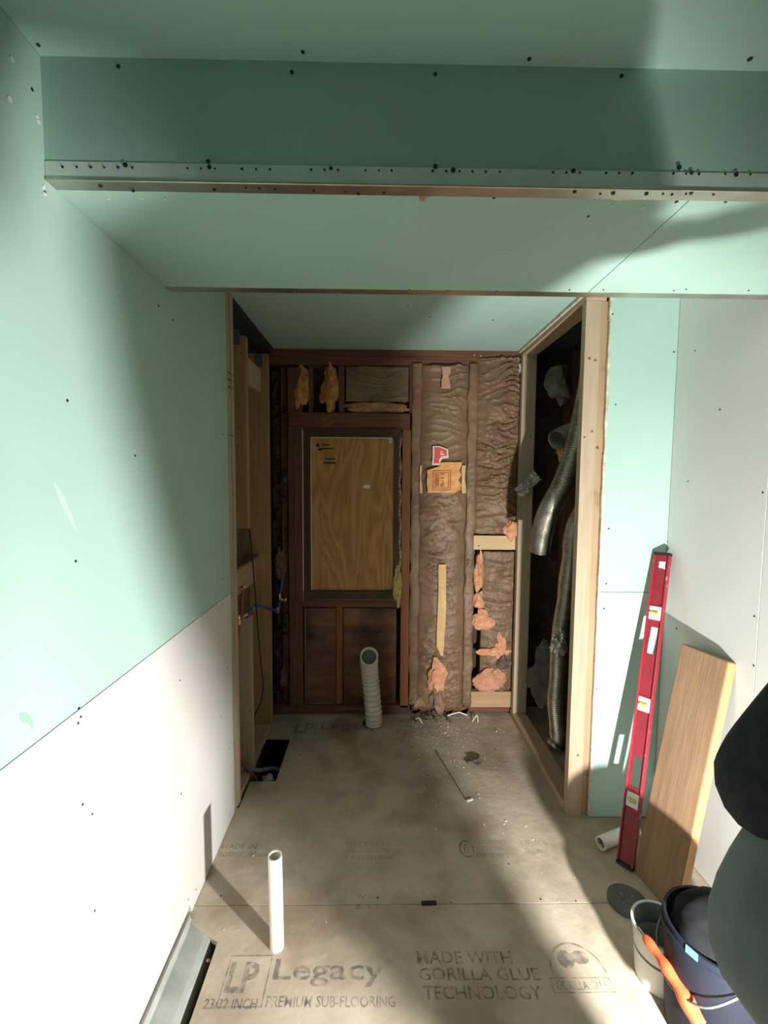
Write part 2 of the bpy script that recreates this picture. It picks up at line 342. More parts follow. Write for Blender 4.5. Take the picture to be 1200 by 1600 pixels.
screws('screw_heads', [at(x,y,1,YN-.0004) for x,y in ((185,104),(456,113),(680,116),(971,119))], (0,-1,0), sof, .0036)
screws('screw_heads', [at(x,y,2,SOF-.0022) for x,y in ((157,291),(335,296),(208,298),(560,303),(898,300),(1080,302),(958,302),(1010,303))], (0,0,-1), sof, .0034)
screws('screw_heads', [at(x,y,2,SOF-.0004) for x,y in ((772,309),(919,338),(1057,315),(1134,315))], (0,0,-1), sof, .0034)
screws('nail_holes', [at(x,y,2,SOF-.002) for x,y in ((430,295),(405,294),(490,298),(540,300),(600,301),(384,293),(938,303),(1036,303),(1050,304),(1072,303),(1115,304),(640,452),(700,454),(776,455),(890,453),(943,453),(1053,454),(1072,452),(1170,454))], (0,0,-1), sof, .0022, HOLE)
screws('chipped_spots', [at(x,y,2,SOF-.0004) for x,y in ((170,310),(222,309),(258,310),(957,321),(1003,324),(1007,323),(787,398),(1045,432),(1160,415),(395,455),(440,456),(460,455),(530,457))], (0,0,-1), sof, .0025, MARK)
ch = [at(x,y,2,SOF-.0012) for x,y in ((650,303),(676,304),(672,308),(666,309),(663,315),(655,314),(655,309))]
MB().prism(ch, (0,0,.0008)).build('torn_paper_patch', mat('torn_brown_paper',(.42,.27,.16),.9), sof)
ch = [at(x,y,2,SOF-.0012) for x,y in ((955,307),(984,307),(984,313),(975,312),(968,314),(956,312))]
MB().prism(ch, (0,0,.0008)).build('torn_paper_patch', MARK, sof)

# ---- left wall
SEAM = .985
wl = MB().box(A-.10, A-.03, -2.2, YL-.02, -.02, CEIL+.02).build('wall_left', OLDW); tag(wl, 'left wall of green drywall over white drywall', kind='structure')
MB().box(A-.0127, A, -2.2, YL, SEAM+.0012, CEIL).build('drywall_panel', GREEN2, wl, bevel=.0012)
pn = [(A,-2.2,.03),(A,1.405,.03),(A,1.415,.045),(A,1.43,.0),(A,1.445,.0),(A,YL,.0),(A,YL,SEAM-.0012),(A,-2.2,SEAM-.0012)]
MB().prism(pn, (-.0127,0,0)).build('drywall_panel', WHITE, wl, bevel=.0012)
LP_ = lambda pts: [at(x,y,0,A+.0003) for x,y in pts]
screws('screw_heads', LP_(((105,626),(118,877),(211,712),(50,140),(70,300),(248,478),(348,678),(270,500),(123,1107),(122,1130),(129,1257),(144,1272),(283,1240),(148,1423),(281,1063),(358,1170),(359,1273),(355,1045),(306,1390),(294,1405),(347,905),(347,945),(126,1120),(345,1120))), (1,0,0), wl, .0028)
screws('chipped_spots', LP_(((15,155),(18,92),(58,183),(68,293),(307,1337),(60,190),(70,303),(292,1400))), (1,0,0), wl, .0045, MARK)
# scraped crescent of joint compound on the green board
cr = []
for t in range(10):
    a_ = t/9; cr.append(at(85+35*a_-0, 755+75*a_**1.5, 0, A+.0002))
for t in range(9,-1,-1):
    a_ = t/9; cr.append(at(85+35*a_-2-5*math.sin(a_*3.14), 755+75*a_**1.5+6*math.sin(a_*3.14), 0, A+.0002))
MB().prism(cr, (.0004,0,0)).build('scuff_mark', mat('pale_scuff',(.52,.72,.62),.8), wl)
MB().prism([at(x,y,0,A+.0002) for x,y in ((30,1115),(42,1113),(52,1128),(50,1140),(44,1130),(33,1128))], (.0003,0,0)).build('scuff_mark', mat('grey_smudge',(.30,.47,.39),.8), wl)

# ---- framing of the alcove's left side
wal = MB().box(A-.13, A-.115, YL-.02, 2.86, -.3, CEIL+.02).build('wall_alcove_left', mat('cavity_backing',(.17,.125,.07),.85,c2=(.12,.085,.05),scale=6)); tag(wal, 'open stud framing on the left side of the alcove', kind='structure')
def yA(px, py): return at(px, py, 0, A).y
def zA(px, py): return at(px, py, 0, A).z
MB().box(A-.089, A+.001, YL+.001, YL+.037, .0, CEIL-.002).build('stud', PINE, wal, bevel=.002)
MB().box(A-.089, A+.006, YL+.038, YL+.075, .0, CEIL-.002).build('stud', PINE, wal, bevel=.002)
YA_ = yA(386, 700); YB_ = yA(420, 800)
zcut = zA(388, 826)
MB().box(A-.10, A, YA_, YA_+.038, zcut, CEIL-.10).build('stud', PINEO, wal, bevel=.002)
zlow = zA(394, 962)
MB().box(A-.10, A, YA_+.02, YA_+.058, -.02, zlow).build('stud', PINE, wal, bevel=.002)
MB().box(A-.115, A+.003, YB_, YB_+.038, -.02, CEIL-.07).build('stud', PINEO, wal, bevel=.002)
MB().box(A-.115, A-.078, YL+.08, YB_-.002, .88, 1.02).build('blocking', PINEY, wal, bevel=.002)
MB().box(A-.115, A-.06, YL+.08, YB_+.0, 1.022, 1.034).build('ledge_strip', OLDS, wal)
MB().box(A-.02, A+.006, YA_+.0385, YA_+.25, zA(400,608), zA(400,572)).build('cleat', PINEY, wal, bevel=.002)
MB().box(A-.089, A, YL+.08, YB_+.2, CEIL-.012, CEIL-.001).build('gap_shade_strip', DARKV, wal)  # dark strip added for the shade in the gap above the studs
for yy in (YA_+.0, YB_+.0):
    MB().box(A-.07, A-.025, yy-.004, yy-.0005, CEIL-.145, CEIL-.075).build('hanger_bracket', LEADG, wal)
MB().box(A-.11, A-.004, YL+.08, YB_-.001, -.02, .018).build('sole_plate', PINEY, wal, bevel=.002)
screws('knots', [at(x,y,1,YA_-.0004) for x,y in ((377,552),(375,668),(372,695),(370,746),(365,784))]+[at(x,y,1,YB_-.0004) for x,y in ((414,693),(409,732),(400,806),(404,868))]+[at(x,y,1,YA_+.0196) for x,y in ((371,1012),(391,1110),(370,1115))], (0,-1,0), wal, .0035, OLDW)
screws('nail_heads', [at(x,y,0,A+.0062) for x,y in ((404,585),(404,594),(405,600))], (1,0,0), wal, .0025)
mk = MB()
for y_ in (575,586,598):
    p = at(349, y_, 0, A+.0064); mk.box(A+.0012, A+.0068, YL+.004, YL+.06, p.z-.003, p.z+.001)
p = at(349, 677, 0, A); mk.box(A+.0012, A+.0068, YL+.004, YL+.06, p.z-.004, p.z+.001)
mk.build('pencil_marks', mat('pencil_grey',(.18,.14,.10),.8), wal)

# ---- back wall of the alcove
wb = MB().box(A-.13, 2.0, YB+.10, YB+.13, -.3, CEIL+.02).build('wall_back', KRAFTD); tag(wb, 'exposed old framing of the alcove back wall', kind='structure')
def rr(x0, y0, x1, y1, Y=YB):
    ym = (y0+y1)/2; xm = (x0+x1)/2
    return at(x0,ym,1,Y).x, at(x1,ym,1,Y).x, at(xm,y1,1,Y).z, at(xm,y0,1,Y).z
def bb(name, mt, x0, y0, x1, y1, front=0, back=.09, parent=None, bev=.002):
    X0, X1_, Z0, Z1 = rr(x0,y0,x1,y1,YB+front)
    return MB().box(X0, X1_, YB+front, YB+back, Z0, Z1).build(name, mt, parent or wb, bevel=bev)
zt = CEIL-.001
x0_, x1_ = at(421,560,1,YB).x, B+.002
MB().box(x0_, x1_, YB, YB+.1, zt-.038, zt).build('top_plate', OLDX, wb, bevel=.002)
MB().box(x0_, x1_, YB+.004, YB+.1, zt-.09, zt-.0385).build('top_plate', OLDX, wb, bevel=.002)
bb('stud', OLDW, 451, 574, 472, 1113)
bb('stud', OLDW, 441, 574, 450, 1113, .03)
bb('cripple_stud', OLDW, 529, 572, 538, 645, .004)
bb('cripple_stud', OLDW, 482, 572, 489, 645, .03)
bb('header', OLDX, 452, 645, 641, 671, -.006, .088)
bb('stud', OLDR, 627, 672, 640, 1106, -.004)
bb('stud', OLDW, 640, 572, 646, 645, 0)
bb('cripple_stud', OLDR, 526, 944, 535, 1100, 0, .06)
bb('sole_plate', OLDX, 428, 1102, 640, 1114, -.004)
bb('sill_plate', OLDX, 473, 937, 627, 949, -.004)
bb('stud', OLDS, 731, 560, 741, 1104, .012)
bb('stud', OLDS, 646, 572, 650, 1106, .014)
# lower infill sheets
f1 = bb('lower_panel', HARDB, 477, 950, 525, 1100, .02, .03)
f2 = bb('lower_panel', HARDB, 536, 950, 619, 1101, .028, .036)
for r_ in ((476,950,478,1100),(476,1098,526,1100.5),(524,950,525.5,1100)):
    bb('panel_edge', OLDS, *r_, .012, .02, bev=0)
bb('block', PINEX, 740, 837, 811, 859, -.012, .03)
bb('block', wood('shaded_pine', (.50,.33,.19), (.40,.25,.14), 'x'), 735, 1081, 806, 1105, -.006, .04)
bb('sole_plate', OLDX, 644, 1104, 806, 1112, .004)
screws('knots', [at(x,y,1,YB-.0126) for x,y in ((748,853),)], (0,-1,0), wb, .005, OLDR)
screws('staples', [at(x,y,1,YB-.001) for x,y in ((741,555),(751,556),(737,917))], (0,-1,0), wb, .003, CREAM)
# boarded-up opening: casing, plywood infill
win = empty('door_1', at(545, 930, 1, YB), 'boarded-up opening in the alcove back wall with a plywood infill in a dark casing', kind='structure')
def wb_(name, mt, r_, fr, bk, bev=.0015): return bb(name, mt, *r_, fr, bk, win, bev)
wb_('casing', CASING, (474,669,627,683), -.014, .05)
wb_('casing', CASING, (474,683,486,924), -.014, .05)
wb_('casing', CASING, (615,683,623,924), -.012, .05)
wb_('casing', CASING, (474,924,622,938), -.020, .05)
wb_('paint_line', CREAM, (472.5,671,474,938), -.016, .0, 0)
wb_('paint_line', CREAM, (485.6,684,486.8,922), -.0155, .0, 0)
wb_('paint_line', CREAM, (486,683.3,613,684.4), -.0155, .0, 0)
wb_('paint_line', OLDS, (492,936,612,937.2), -.0215, .0, 0)
wb_('jamb', OLDW, (460,671,472,940), -.008, .05)
infill = wb_('plywood_infill', PLY, (486.5,684,615,923), .004, .02)
wb_('plastic_clip', VIALW, (568,758,578,763), .0, .004)
wb_('foam_corner', FOIL, (607,684,613,692), -.002, .004)
wt = MB()
for (x,y,w_,h_) in ((503,700,17,2),(503,694,12,2),(508,716,16,2),(505,722,20,2.5),(494,693,5,5),(497,700,6,4)):
    X0,X1_,Z0,Z1 = rr(x,y,x+w_,y+h_); wt.box(X0,X1_,YB+.003,YB+.004,Z0,Z1)
wt.build('burn_marks', BLACK, win)
# ---- right side of the alcove: open chase framing
BI, BO = .842, .925
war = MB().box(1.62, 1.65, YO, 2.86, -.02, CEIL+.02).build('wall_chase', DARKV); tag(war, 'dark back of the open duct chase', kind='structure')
wr = empty('wall_alcove_right', (BI,2.2,0), 'open pine framing on the right side of the alcove', kind='structure')
MB().box(BI, BO-.02, YO+.0, YO+.038, .0, CEIL-.0385).build('stud', PINE, wr, bevel=.002)
MB().box(BO-.0195, BO+.012, YO+.004, YO+.042, .0, CEIL-.0385).build('stud', wood('tan_pine', (.47,.33,.20), (.38,.26,.15), 'z', c3=(.26,.15,.08), t3=.66), wr, bevel=.002)
YK = 2.655
MB().box(BI+.001, BO, YK, YK+.038, .039, CEIL-.0385).build('stud', PINE, wr, bevel=.002)
MB().box(BI, BO, YO+.0, 2.70, CEIL-.038, CEIL-.0005).build('top_plate', PINEY, wr, bevel=.002)
MB().box(BI-.002, BO, YO+.039, 2.70, 0.0005, .038).build('sole_plate', PINEY, wr, bevel=.002)
MB().box(BI-.013, BI-.001, YO+.02, 2.70, CEIL-.016, CEIL-.0006).build('drywall_edge', GYP, wr)
MB().box(1.15, 1.19, 2.68, 2.80, .0, CEIL).build('stud', OLDW, wr)
screws('knots', [at(x,y,1,YO-.0006) for x,y in ((930,563),(925,674),(913,683),(934,700),(903,1180),(921,560))]+[at(x,y,1,YK-.0006) for x,y in ((829,682),(825,900),(835,560))], (0,-1,0), wr, .005, OLDR)
# ---- partition beside the alcove (faces the room)
wp = MB().box(BO+.014, 1.7, YO+.002, YO+.03, 0, CEIL+.02).build('wall_partition', OLDS); tag(wp, 'green drywall partition right of the alcove', kind='structure')
z925 = at(960, 925, 1, YO-.012).z
YP = YO-.0127
MB().box(BO+.012, R, YP, YO, z925+.001, CEIL).build('drywall_panel', GREEN2, wp, bevel=.0012)
MB().box(BO+.010, R, YP, YO, .004, z925-.001).build('drywall_panel', GREEN2, wp, bevel=.0012)
# torn, crumbly cut edge
eg = MB(); n_ = 90
for k in range(n_):
    z0 = .01+k*(CEIL-.03)/n_; z1 = z0+(CEIL-.03)/n_; w_ = .006+.010*noise.noise(Vector((0,0,z0*9)))+.002*random.random(); w_ = max(w_,.001)
    eg.box(BO+.010-w_*.4, BO+.012+w_*.6, YP-.0006, YO-.001, z0, z1)
eg.build('torn_edge', GYP, wp)
tp = MB()
for k in range(70):
    z0 = .03+k*.028; 
    if z0 > 1.25: break
    w_ = max(.001,.007*noise.noise(Vector((3,1,z0*14)))+.003)
    tp.prism([(BO+.013,YP-.0008,z0),(BO+.013+w_,YP-.0008,z0+.008),(BO+.013+w_*.7,YP-.0008,z0+.02),(BO+.013,YP-.0008,z0+.028)], (0,-.0006,0))
tp.build('torn_paper', CREAM, wp)
screws('screw_heads', [at(x,y,1,YP-.0003) for x,y in ((957,491),(962,632),(951,826),(947,912),(944,951),(932,1076),(1053,550))], (0,-1,0), wp, .0034)
# ---- right wall
wR = MB().box(R+.02, R+.05, -2.2, YO-.001, -.02, CEIL+.02).build('wall_right', OLDS); tag(wR, 'right wall of plain grey-white drywall', kind='structure')
ys = at(1190, 900, 0, R).y
MB().box(R, R+.0127, ys+.001, YP, .006, CEIL).build('drywall_panel', GREYW, wR, bevel=.0012)
MB().box(R, R+.0127, -2.2, ys-.001, .006, CEIL).build('drywall_panel', GREYW, wR, bevel=.0012)
screws('screw_heads', [at(x,y,0,R-.0003) for x,y in ((1086,548),(1075,752),(1057,982),(1179,963),(1192,770),(1178,1040),(1125,640),(1043,846))], (-1,0,0), wR, .003)
# rear part of the room, behind the camera
wz = empty('wall_rear', (.3,-2.2,0), 'wall behind the viewer with a wide opening', kind='structure')
MB().box(A-.1, -.45, -2.26, -2.2, 0, CEIL).build('drywall_panel', WHITE, wz)
MB().box(1.05, 2.0, -2.26, -2.2, 0, CEIL).build('drywall_panel', WHITE, wz)

# ================================================================== THINGS
def crumple(name, mt, x0, x1, z0, z1, y, bulge, amp, nx=56, nz=200, seed=0, ridge=1.0, parent=None, edge=.0, thick=.02):
    """kraft paper face of a batt: wrinkled sheet bulging towards the room, with sides"""
    m = MB(); vs = []; fs = []
    for j in range(nz+1):
        for i in range(nx+1):
            u = i/nx; v = j/nz; x = x0+(x1-x0)*u; z = z0+(z1-z0)*v
            b = bulge*(1-abs(2*u-1)**3.0)
            wx = .05*noise.noise(Vector((x*4,seed,z*5))); wz = .045*noise.noise(Vector((x*7,seed+3,z*6)))
            q1 = noise.noise(Vector((x*5+wx*6+seed, seed*3.1, (z+wz)*22)))
            q2 = noise.noise(Vector((x*19+wx*9, seed+5.5, (z+wz*.6)*44)))
            q3 = noise.noise(Vector((x*46, seed+1.5, (z+wz*.3)*90)))
            msk = min(1, max(0, .5+1.6*noise.noise(Vector((x*5, seed+8, z*4)))))
            r1 = max(0, 1-abs(q1)*5); r2 = max(0, 1-abs(q2)*3.6); r3 = max(0, 1-abs(q3)*2.2)
            d = b+amp*(ridge*.85*r1**1.3*(.4+.6*msk)+.42*r2*msk+.10*r3+.45*noise.noise(Vector((x*12,seed,z*8))))*(.35+.65*min(1,4*min(u,1-u)+.1))
            ex = edge*noise.noise(Vector((seed+(0 if u<.5 else 9),0,z*11)))*(1 if u in (0,1) else .6)
            vs.append((x+ex, y-d, z+.004*noise.noise(Vector((x*22,seed,z*3)))))
    w = nx+1
    for j in range(nz):
        for i in range(nx): fs.append((j*w+i, j*w+i+1, (j+1)*w+i+1, (j+1)*w+i))
    m.add(vs, fs); m.sm = True
    o = m.build(name, mt, parent)
    so = o.modifiers.new('solid', 'SOLIDIFY'); so.thickness = thick; so.offset = -1
    return o
def lump(name, mt, c, r, seed=0, sub=4, amp=.35, parent=None, fine=.12):
    import bmesh
    bm = bmesh.new(); bmesh.ops.create_icosphere(bm, subdivisions=sub, radius=1)
    vs = []; 
    for v in bm.verts:
        n0 = v.co.copy(); d = 1+amp*noise.noise(n0*1.3+Vector((seed,0,0)))*1.6+fine*noise.noise(n0*4+Vector((0,seed,0)))*1.6+fine*.6*noise.noise(n0*10)
        vs.append(Vector((c[0]+n0.x*d*r[0], c[1]+n0.y*d*r[1], c[2]+n0.z*d*r[2])))
    fs = [tuple(v.index for v in f.verts) for f in bm.faces]; bm.free()
    m = MB(); m.add(vs, fs); m.sm = True
    return m.build(name, mt, parent)
def batt(label, rect, mt=KRAFT, bulge=.03, amp=.018, seed=1, front=.012, ridge=1.0, edge=.006, nz=260, group='kraft-faced insulation batts'):
    X0,X1_,Z0,Z1 = rr(*rect, YB)
    e = empty('insulation_batt', ((X0+X1_)/2, YB+.05, Z0), label, 'insulation', group)
    crumple('kraft_facing', mt, X0, X1_, Z0, Z1, YB+front, bulge, amp, seed=seed, ridge=ridge, edge=edge, parent=e, nz=nz, thick=.004)
    MB().box(X0+.012, X1_-.012, YB+.03, YB+.095, Z0+.004, Z1-.004).build('fibreglass_core', PINKO, e)
    return e, (X0,X1_,Z0,Z1)
b1, r1 = batt('long crumpled brown kraft insulation batt carrying the red and orange labels', (651,571,732,1104), seed=1.7, bulge=.036, amp=.015, front=.018)
# stapling flanges of the long batt
for (x0,x1,sd) in ((641,656,3.3),(727,742,8.1)):
    X0,X1_,Z0,Z1 = rr(x0,568,x1,1100); crumple('stapling_flange', KRAFT, X0, X1_, Z0, Z1, YB-.004, .004, .007, nx=12, nz=200, seed=sd, edge=.012, parent=b1, thick=.002)
b2, r2 = batt('wrinkled brown kraft insulation batt in the upper right bay above the pine block', (743,560,815,834), seed=4.2, bulge=.028, amp=.022, front=.010, ridge=1.2, nz=150)
b3, r3 = batt('torn brown kraft insulation batt in the lower right bay below the pine block', (752,862,807,1078), seed=6.9, bulge=.014, amp=.018, front=.016, nz=120)
b4, r4 = batt('small dark kraft insulation batt above the boarded opening', (540,572,639,627), KRAFT2, seed=9.1, bulge=.006, amp=.007, front=.014, nz=40, edge=.002)
def tuft(label, px, py, w, h, front=.01, mt=PINK, seed=0, d=.03, amp=.35, name='insulation_tuft', group='loose fibreglass tufts'):
    c = at(px, py, 1, YB); k = 2.75/F
    o = lump(name, mt, (c.x, YB+front, c.z), (w*k/2, d, h*k/2), seed=seed, amp=amp)
    return tag(o, label, 'insulation', group)
tuft('orange fibreglass tuft at the far left above the boarded opening', 469, 603, 22, 74, .03, PINKO, 1.1, .04)
tuft('orange fibreglass tuft between the two short studs above the boarded opening', 514, 604, 25, 76, .03, PINKO, 2.2, .04)
tuft('flat strip of orange fibreglass lying under the small dark batt', 590, 636, 98, 17, .02, mat('dull_pink_fibreglass',(.55,.30,.16),.95,c2=(.35,.16,.08),scale=25,bump=.9,bscale=110), 3.1, .03, .25)
tuft('stained brown fibreglass wisp on the header', 508, 656, 24, 18, -.008, mat('brown_stain_fibre',(.26,.13,.05),.95,c2=(.14,.06,.03),scale=30), 7.1, .006)
tuft('pink fibreglass scrap at the top of the pine block', 797, 827, 22, 26, -.02, PINK, 4.4, .022)
tuft('tall pink fibreglass tuft just under the pine block', 748, 893, 14, 56, -.004, PINK, 5.2, .025)
tuft('pink fibreglass tuft halfway down the lower right bay', 748, 938, 16, 26, -.002, PINK, 6.7, .02)
tuft('wide pink fibreglass tuft spilling from the tear in the lower right bay', 752, 968, 30, 26, -.004, PINK, 7.3, .02, .5)
tuft('thin pink fibreglass strand pointing up in the lower right bay', 781, 1008, 14, 36, -.004, PINK, 8.8, .012, .5)
tuft('flat pink fibreglass shred above the big lump', 772, 1018, 40, 14, -.008, PINK, 9.9, .016, .5)
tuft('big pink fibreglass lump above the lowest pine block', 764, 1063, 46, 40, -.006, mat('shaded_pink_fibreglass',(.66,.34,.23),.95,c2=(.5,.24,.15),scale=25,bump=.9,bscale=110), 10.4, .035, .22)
tuft('soiled grey fibreglass wad in the lower right bay', 783, 1034, 24, 20, -.0, GREYF, 20.4, .02, .5)
tuft('pink fibreglass tuft hanging out below the tan paper strip', 681, 1052, 26, 48, -.040, PINK, 11.6, .022, .4)
tuft('dirty brown fibreglass tail reaching the floor below the long batt', 684, 1088, 26, 38, -.035, mat('dirty_brown_fibre',(.36,.22,.15),.95,c2=(.16,.10,.07),scale=25,bump=.9,bscale=90), 12.1, .03, .4)
tuft('soiled dark fibreglass bunch in the left gap beside the old stud', 437, 880, 17, 44, .02, mat('brown_fibre',(.27,.15,.10),.95,c2=(.12,.07,.05),scale=25), 13.3, .03, .3)
tuft('small dark fibreglass bunch high in the left gap', 446, 747, 12, 22, .03, GREYF, 14.3, .02, .4)
tuft('brown fibreglass bunch low in the left gap', 442, 1062, 12, 30, .02, mat('brown_fibre_low',(.27,.15,.11),.95,c2=(.12,.07,.05),scale=25), 15.3, .02, .3)
tuft('brown fibreglass wisp on the floor at the foot of the reddish stud', 652, 1096, 22, 18, -.01, mat('tan_fibre',(.42,.28,.17),.95,c2=(.2,.12,.08),scale=25), 16.3, .02, .5)
# old crumpled paper filling the gap left of the opening
X0,X1_,Z0,Z1 = rr(423,576,450,1108)
gp = crumple('old_paper', KRAFTD, X0+.0, X1_, Z0, Z1, YB+.06, .0, .05, nx=22, nz=150, seed=17.7, edge=.01, thick=.003)
tag(gp, 'long strip of soiled crumpled old paper in the gap left of the boarded opening', 'insulation')
# yellow fibreglass down the right of the casing
fy = empty('fibreglass_strip', at(624, 942, 1, YB), 'yellow fibreglass stuffed between the dark casing and the reddish stud', 'insulation')
ym = MB(); path = [at(624.5+1.2*math.sin(k*.9), 674+k*6.6, 1, YB+.004) for k in range(34)]
ym.tube(path, lambda i: .010+.005*noise.noise(Vector((0,i*.8,3))), 8); ym.build('stuffing', mat('mottled_yellow_fibre',(.50,.40,.20),.95,c2=(.14,.11,.08),scale=45,bump=.9,bscale=110), fy)
c = at(621, 915, 1, YB-.02); lump('hanging_end', YELLOW, (c.x, c.y, c.z), (.026,.018,.115), 3.8, amp=.25, parent=fy)
# paper strips and labels on the long batt
def strip(name, mt, pts, front, label=None, cat=None, parent=None, amp=.002):
    """paper strip following a pixel outline on the batt face"""
    m = MB(); vs = []; fs = []
    for i, (xa, xb, y) in enumerate(pts):
        for k in range(5):
            x = xa+(xb-xa)*k/4; p = at(x, y, 1, YB-front); vs.append((p.x, p.y+amp*noise.noise(Vector((x*.15,y*.09,2))), p.z))
    for i in range(len(pts)-1):
        for k in range(4): fs.append((i*5+k+5, i*5+k+6, i*5+k+1, i*5+k))
    m.add(vs, fs); o = m.build(name, mt, parent)
    so = o.modifiers.new('solid', 'SOLIDIFY'); so.thickness = .0012
    return tag(o, label, cat) if label else o
FR = .040
strip('paper_strip', mat('brown_pink_paper',(.55,.32,.20),.7,c2=(.45,.25,.15),scale=20), [(690,704,573),(691,704,583),(692,701,587),(690,702,594),(690,704,607)], FR, 'short tan paper strip at the top of the long insulation batt', 'paper')
strip('paper_strip', TAPE, [(685,697,882),(685,697,900),(685,697,925),(684,697,950),(683,696,975),(682,694,1000),(682,694,1010),(689,692,1025)], FR, 'long tan paper strip running down the lower half of the long insulation batt', 'paper', amp=.006)
rl = empty('paper_label', at(688, 727, 1, YB-FR), 'torn red and cream label pasted on the long insulation batt', 'label')
sh1 = strip('label_sheet', CREAM, [(676,687,697),(676,700,702),(676,701,716),(676,692,716.5),(675,688,722),(675,690,727)], FR, parent=rl)
rp_ = strip('red_panel', REDP, [(679,686.5,699),(679,698,703.5),(679,698.5,712),(679,690,713),(678,685.5,719),(678,687,724)], FR+.003, parent=rl)
m = text_mb('F', at(694, 711, 1, YB-FR-.0065), (0,0,1), (-1,0,0), .026, .022, bold=.02); m.build('lettering', CREAM, rp_)
ol = empty('paper_label', at(695, 770, 1, YB-FR), 'tattered orange label stamped R-11 across the middle of the long insulation batt', 'label')
sh2 = strip('label_sheet', ORANGEP, [(690,722,722),(688,721,728),(667,717,735),(668,721,742),(667,716,750),(667,721,758),(668,719,765),(668,712,770)], FR+.001, parent=ol, amp=.008)
fr = MB(); q = at(676, 766, 1, YB-FR-.004); frame_mb(fr, q, (1,0,0), (0,0,1), .108, .118, .004); frame_mb(fr, q+Vector((.012,0,.012)), (1,0,0), (0,0,1), .084, .094, .003); fr.build('stamp_frame', REDINK, sh2)
q0 = at(688, 760, 1, YB-FR-.0042)
text_mb('R-11', q0+Vector((.022,0,0)), (0,0,1), (-1,0,0), .075, .022, bold=.02).build('lettering', REDINK, sh2)
text_mb('RESISTS', q0+Vector((-.008,0,0)), (0,0,1), (-1,0,0), .075, .02, bold=.02).build('lettering', REDINK, sh2)
for (xa,xb,l) in ((656.5,660,'left'),(722,728,'right')):
    strip('torn_paper_edge', TAPE, [(xa,xb,727),(xa-1,xb-1,738),(xa,xb-2,748),(xa-1,xb,760),(xa,xb,771)], FR-.016, 'narrow torn tan paper sliver on the %s edge of the orange label' % l, 'paper', amp=.006)

# ---- crumpled foil on the back pine stud
fo = MB(); vs = []; nx_ = 14; ny_ = 8
p0 = at(808,772,1,YK-.02); p1 = at(838,742,1,YK-.05)
du = (p1-p0); dv = Vector((-.045,-.01,.055))
for j in range(ny_+1):
    for i in range(nx_+1):
        u = i/nx_; v = j/ny_-.5; nn = noise.noise(Vector((u*7,v*7,1)))
        vs.append(p0+du*u+dv*v+Vector((nn*.01, -.016+noise.noise(Vector((u*9,v*9,4)))*.03, nn*.008)))
fo.add(vs, [(j*(nx_+1)+i, j*(nx_+1)+i+1, (j+1)*(nx_+1)+i+1, (j+1)*(nx_+1)+i) for j in range(ny_) for i in range(nx_)])
o = fo.build('foil_scrap', FOIL); o.modifiers.new('solid','SOLIDIFY').thickness = .002
tag(o, 'crumpled silver foil tape scrap stuck to the back pine stud of the chase', 'foil')
lump_ = lump('foil_wad', FOIL, (at(811,575,1,YB).x, YB-.012, at(811,575,1,YB).z), (.022,.012,.025), 2.2, amp=.5, sub=3, fine=.4); tag(lump_, 'small silver foil wad in the top corner of the upper right bay', 'foil')

# ---- flexible metal ducts in the chase
def duct(pts, r, label, open_end=True, pitch=.0085, n=20, name='flexible_duct', mt=DUCT, amp=.003, dent=.0):
    L_ = sum((Vector(pts[i+1])-Vector(pts[i])).length for i in range(len(pts)-1)); k = int(L_/pitch)*4
    path = curve_path(pts, k)
    rad = lambda i: r+amp*math.cos(i*math.pi/2)+dent*noise.noise(Vector((i*.02,3,1)))
    m = MB().tube(path, rad, n, cap=False); 
    e = empty(name, (path[-1].x, path[-1].y, min(p.z for p in path)-r*.3), label, 'duct')
    o = m.build('corrugated_body', mt, e); so = o.modifiers.new('solid','SOLIDIFY'); so.thickness = .0012
    return e, path
d1,_ = duct([at(x,y,1,Y) for x,y,Y in ((934,520,2.10),(926,575,2.11),(914,640,2.12),(900,700,2.13),(880,755,2.16),(858,797,2.20),(847,832,2.24),(843,860,2.27))], .050, 'silver flexible duct hanging out of the chase opening with a cut open end')
d2,_ = duct([at(x,y,1,2.34) for x,y in ((930,750),(914,790),(897,828),(891,875),(885,930),(877,985),(873,1040),(870,1100),(873,1150))]+[Vector((.985,2.34,.03))], .046, 'silver flexible duct running down to the floor at the back of the chase', amp=.0012, dent=.006)
cr_ = lump('joint_tape', FOIL, (.955,2.28,.62), (.038,.022,.065), 5.5, amp=.35, sub=4, parent=d2, fine=.3)
dk = at(872,682,1,2.5)
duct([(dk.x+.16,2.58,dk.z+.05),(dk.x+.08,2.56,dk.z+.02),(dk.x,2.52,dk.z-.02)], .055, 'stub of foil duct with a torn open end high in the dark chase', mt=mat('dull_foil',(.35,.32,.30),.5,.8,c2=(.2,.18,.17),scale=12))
o = lump('insulation_tuft', PINKO, (dk.x+.03,2.5,dk.z-.10), (.03,.025,.04), 2.9, amp=.3); tag(o, 'small pink fibreglass tuft below the torn duct stub in the chase', 'insulation')
gq = at(875,600,1,2.66)
o = lump('insulation_tuft', mat('pale_dusty_fibre',(.35,.33,.26),.95,c2=(.12,.12,.1),scale=12), (gq.x,2.67,gq.z), (.06,.03,.09), 6.6, amp=.6); tag(o, 'dusty pale insulation scrap at the top of the dark chase', 'insulation')
o = lump('insulation_tuft', mat('dusty_fibre_grey',(.16,.15,.14),.95,c2=(.07,.07,.07),scale=12), (.99,2.50,.36), (.10,.06,.15), 8.6, amp=.5); tag(o, 'dusty grey insulation heap low in the chase beside the floor duct', 'insulation')
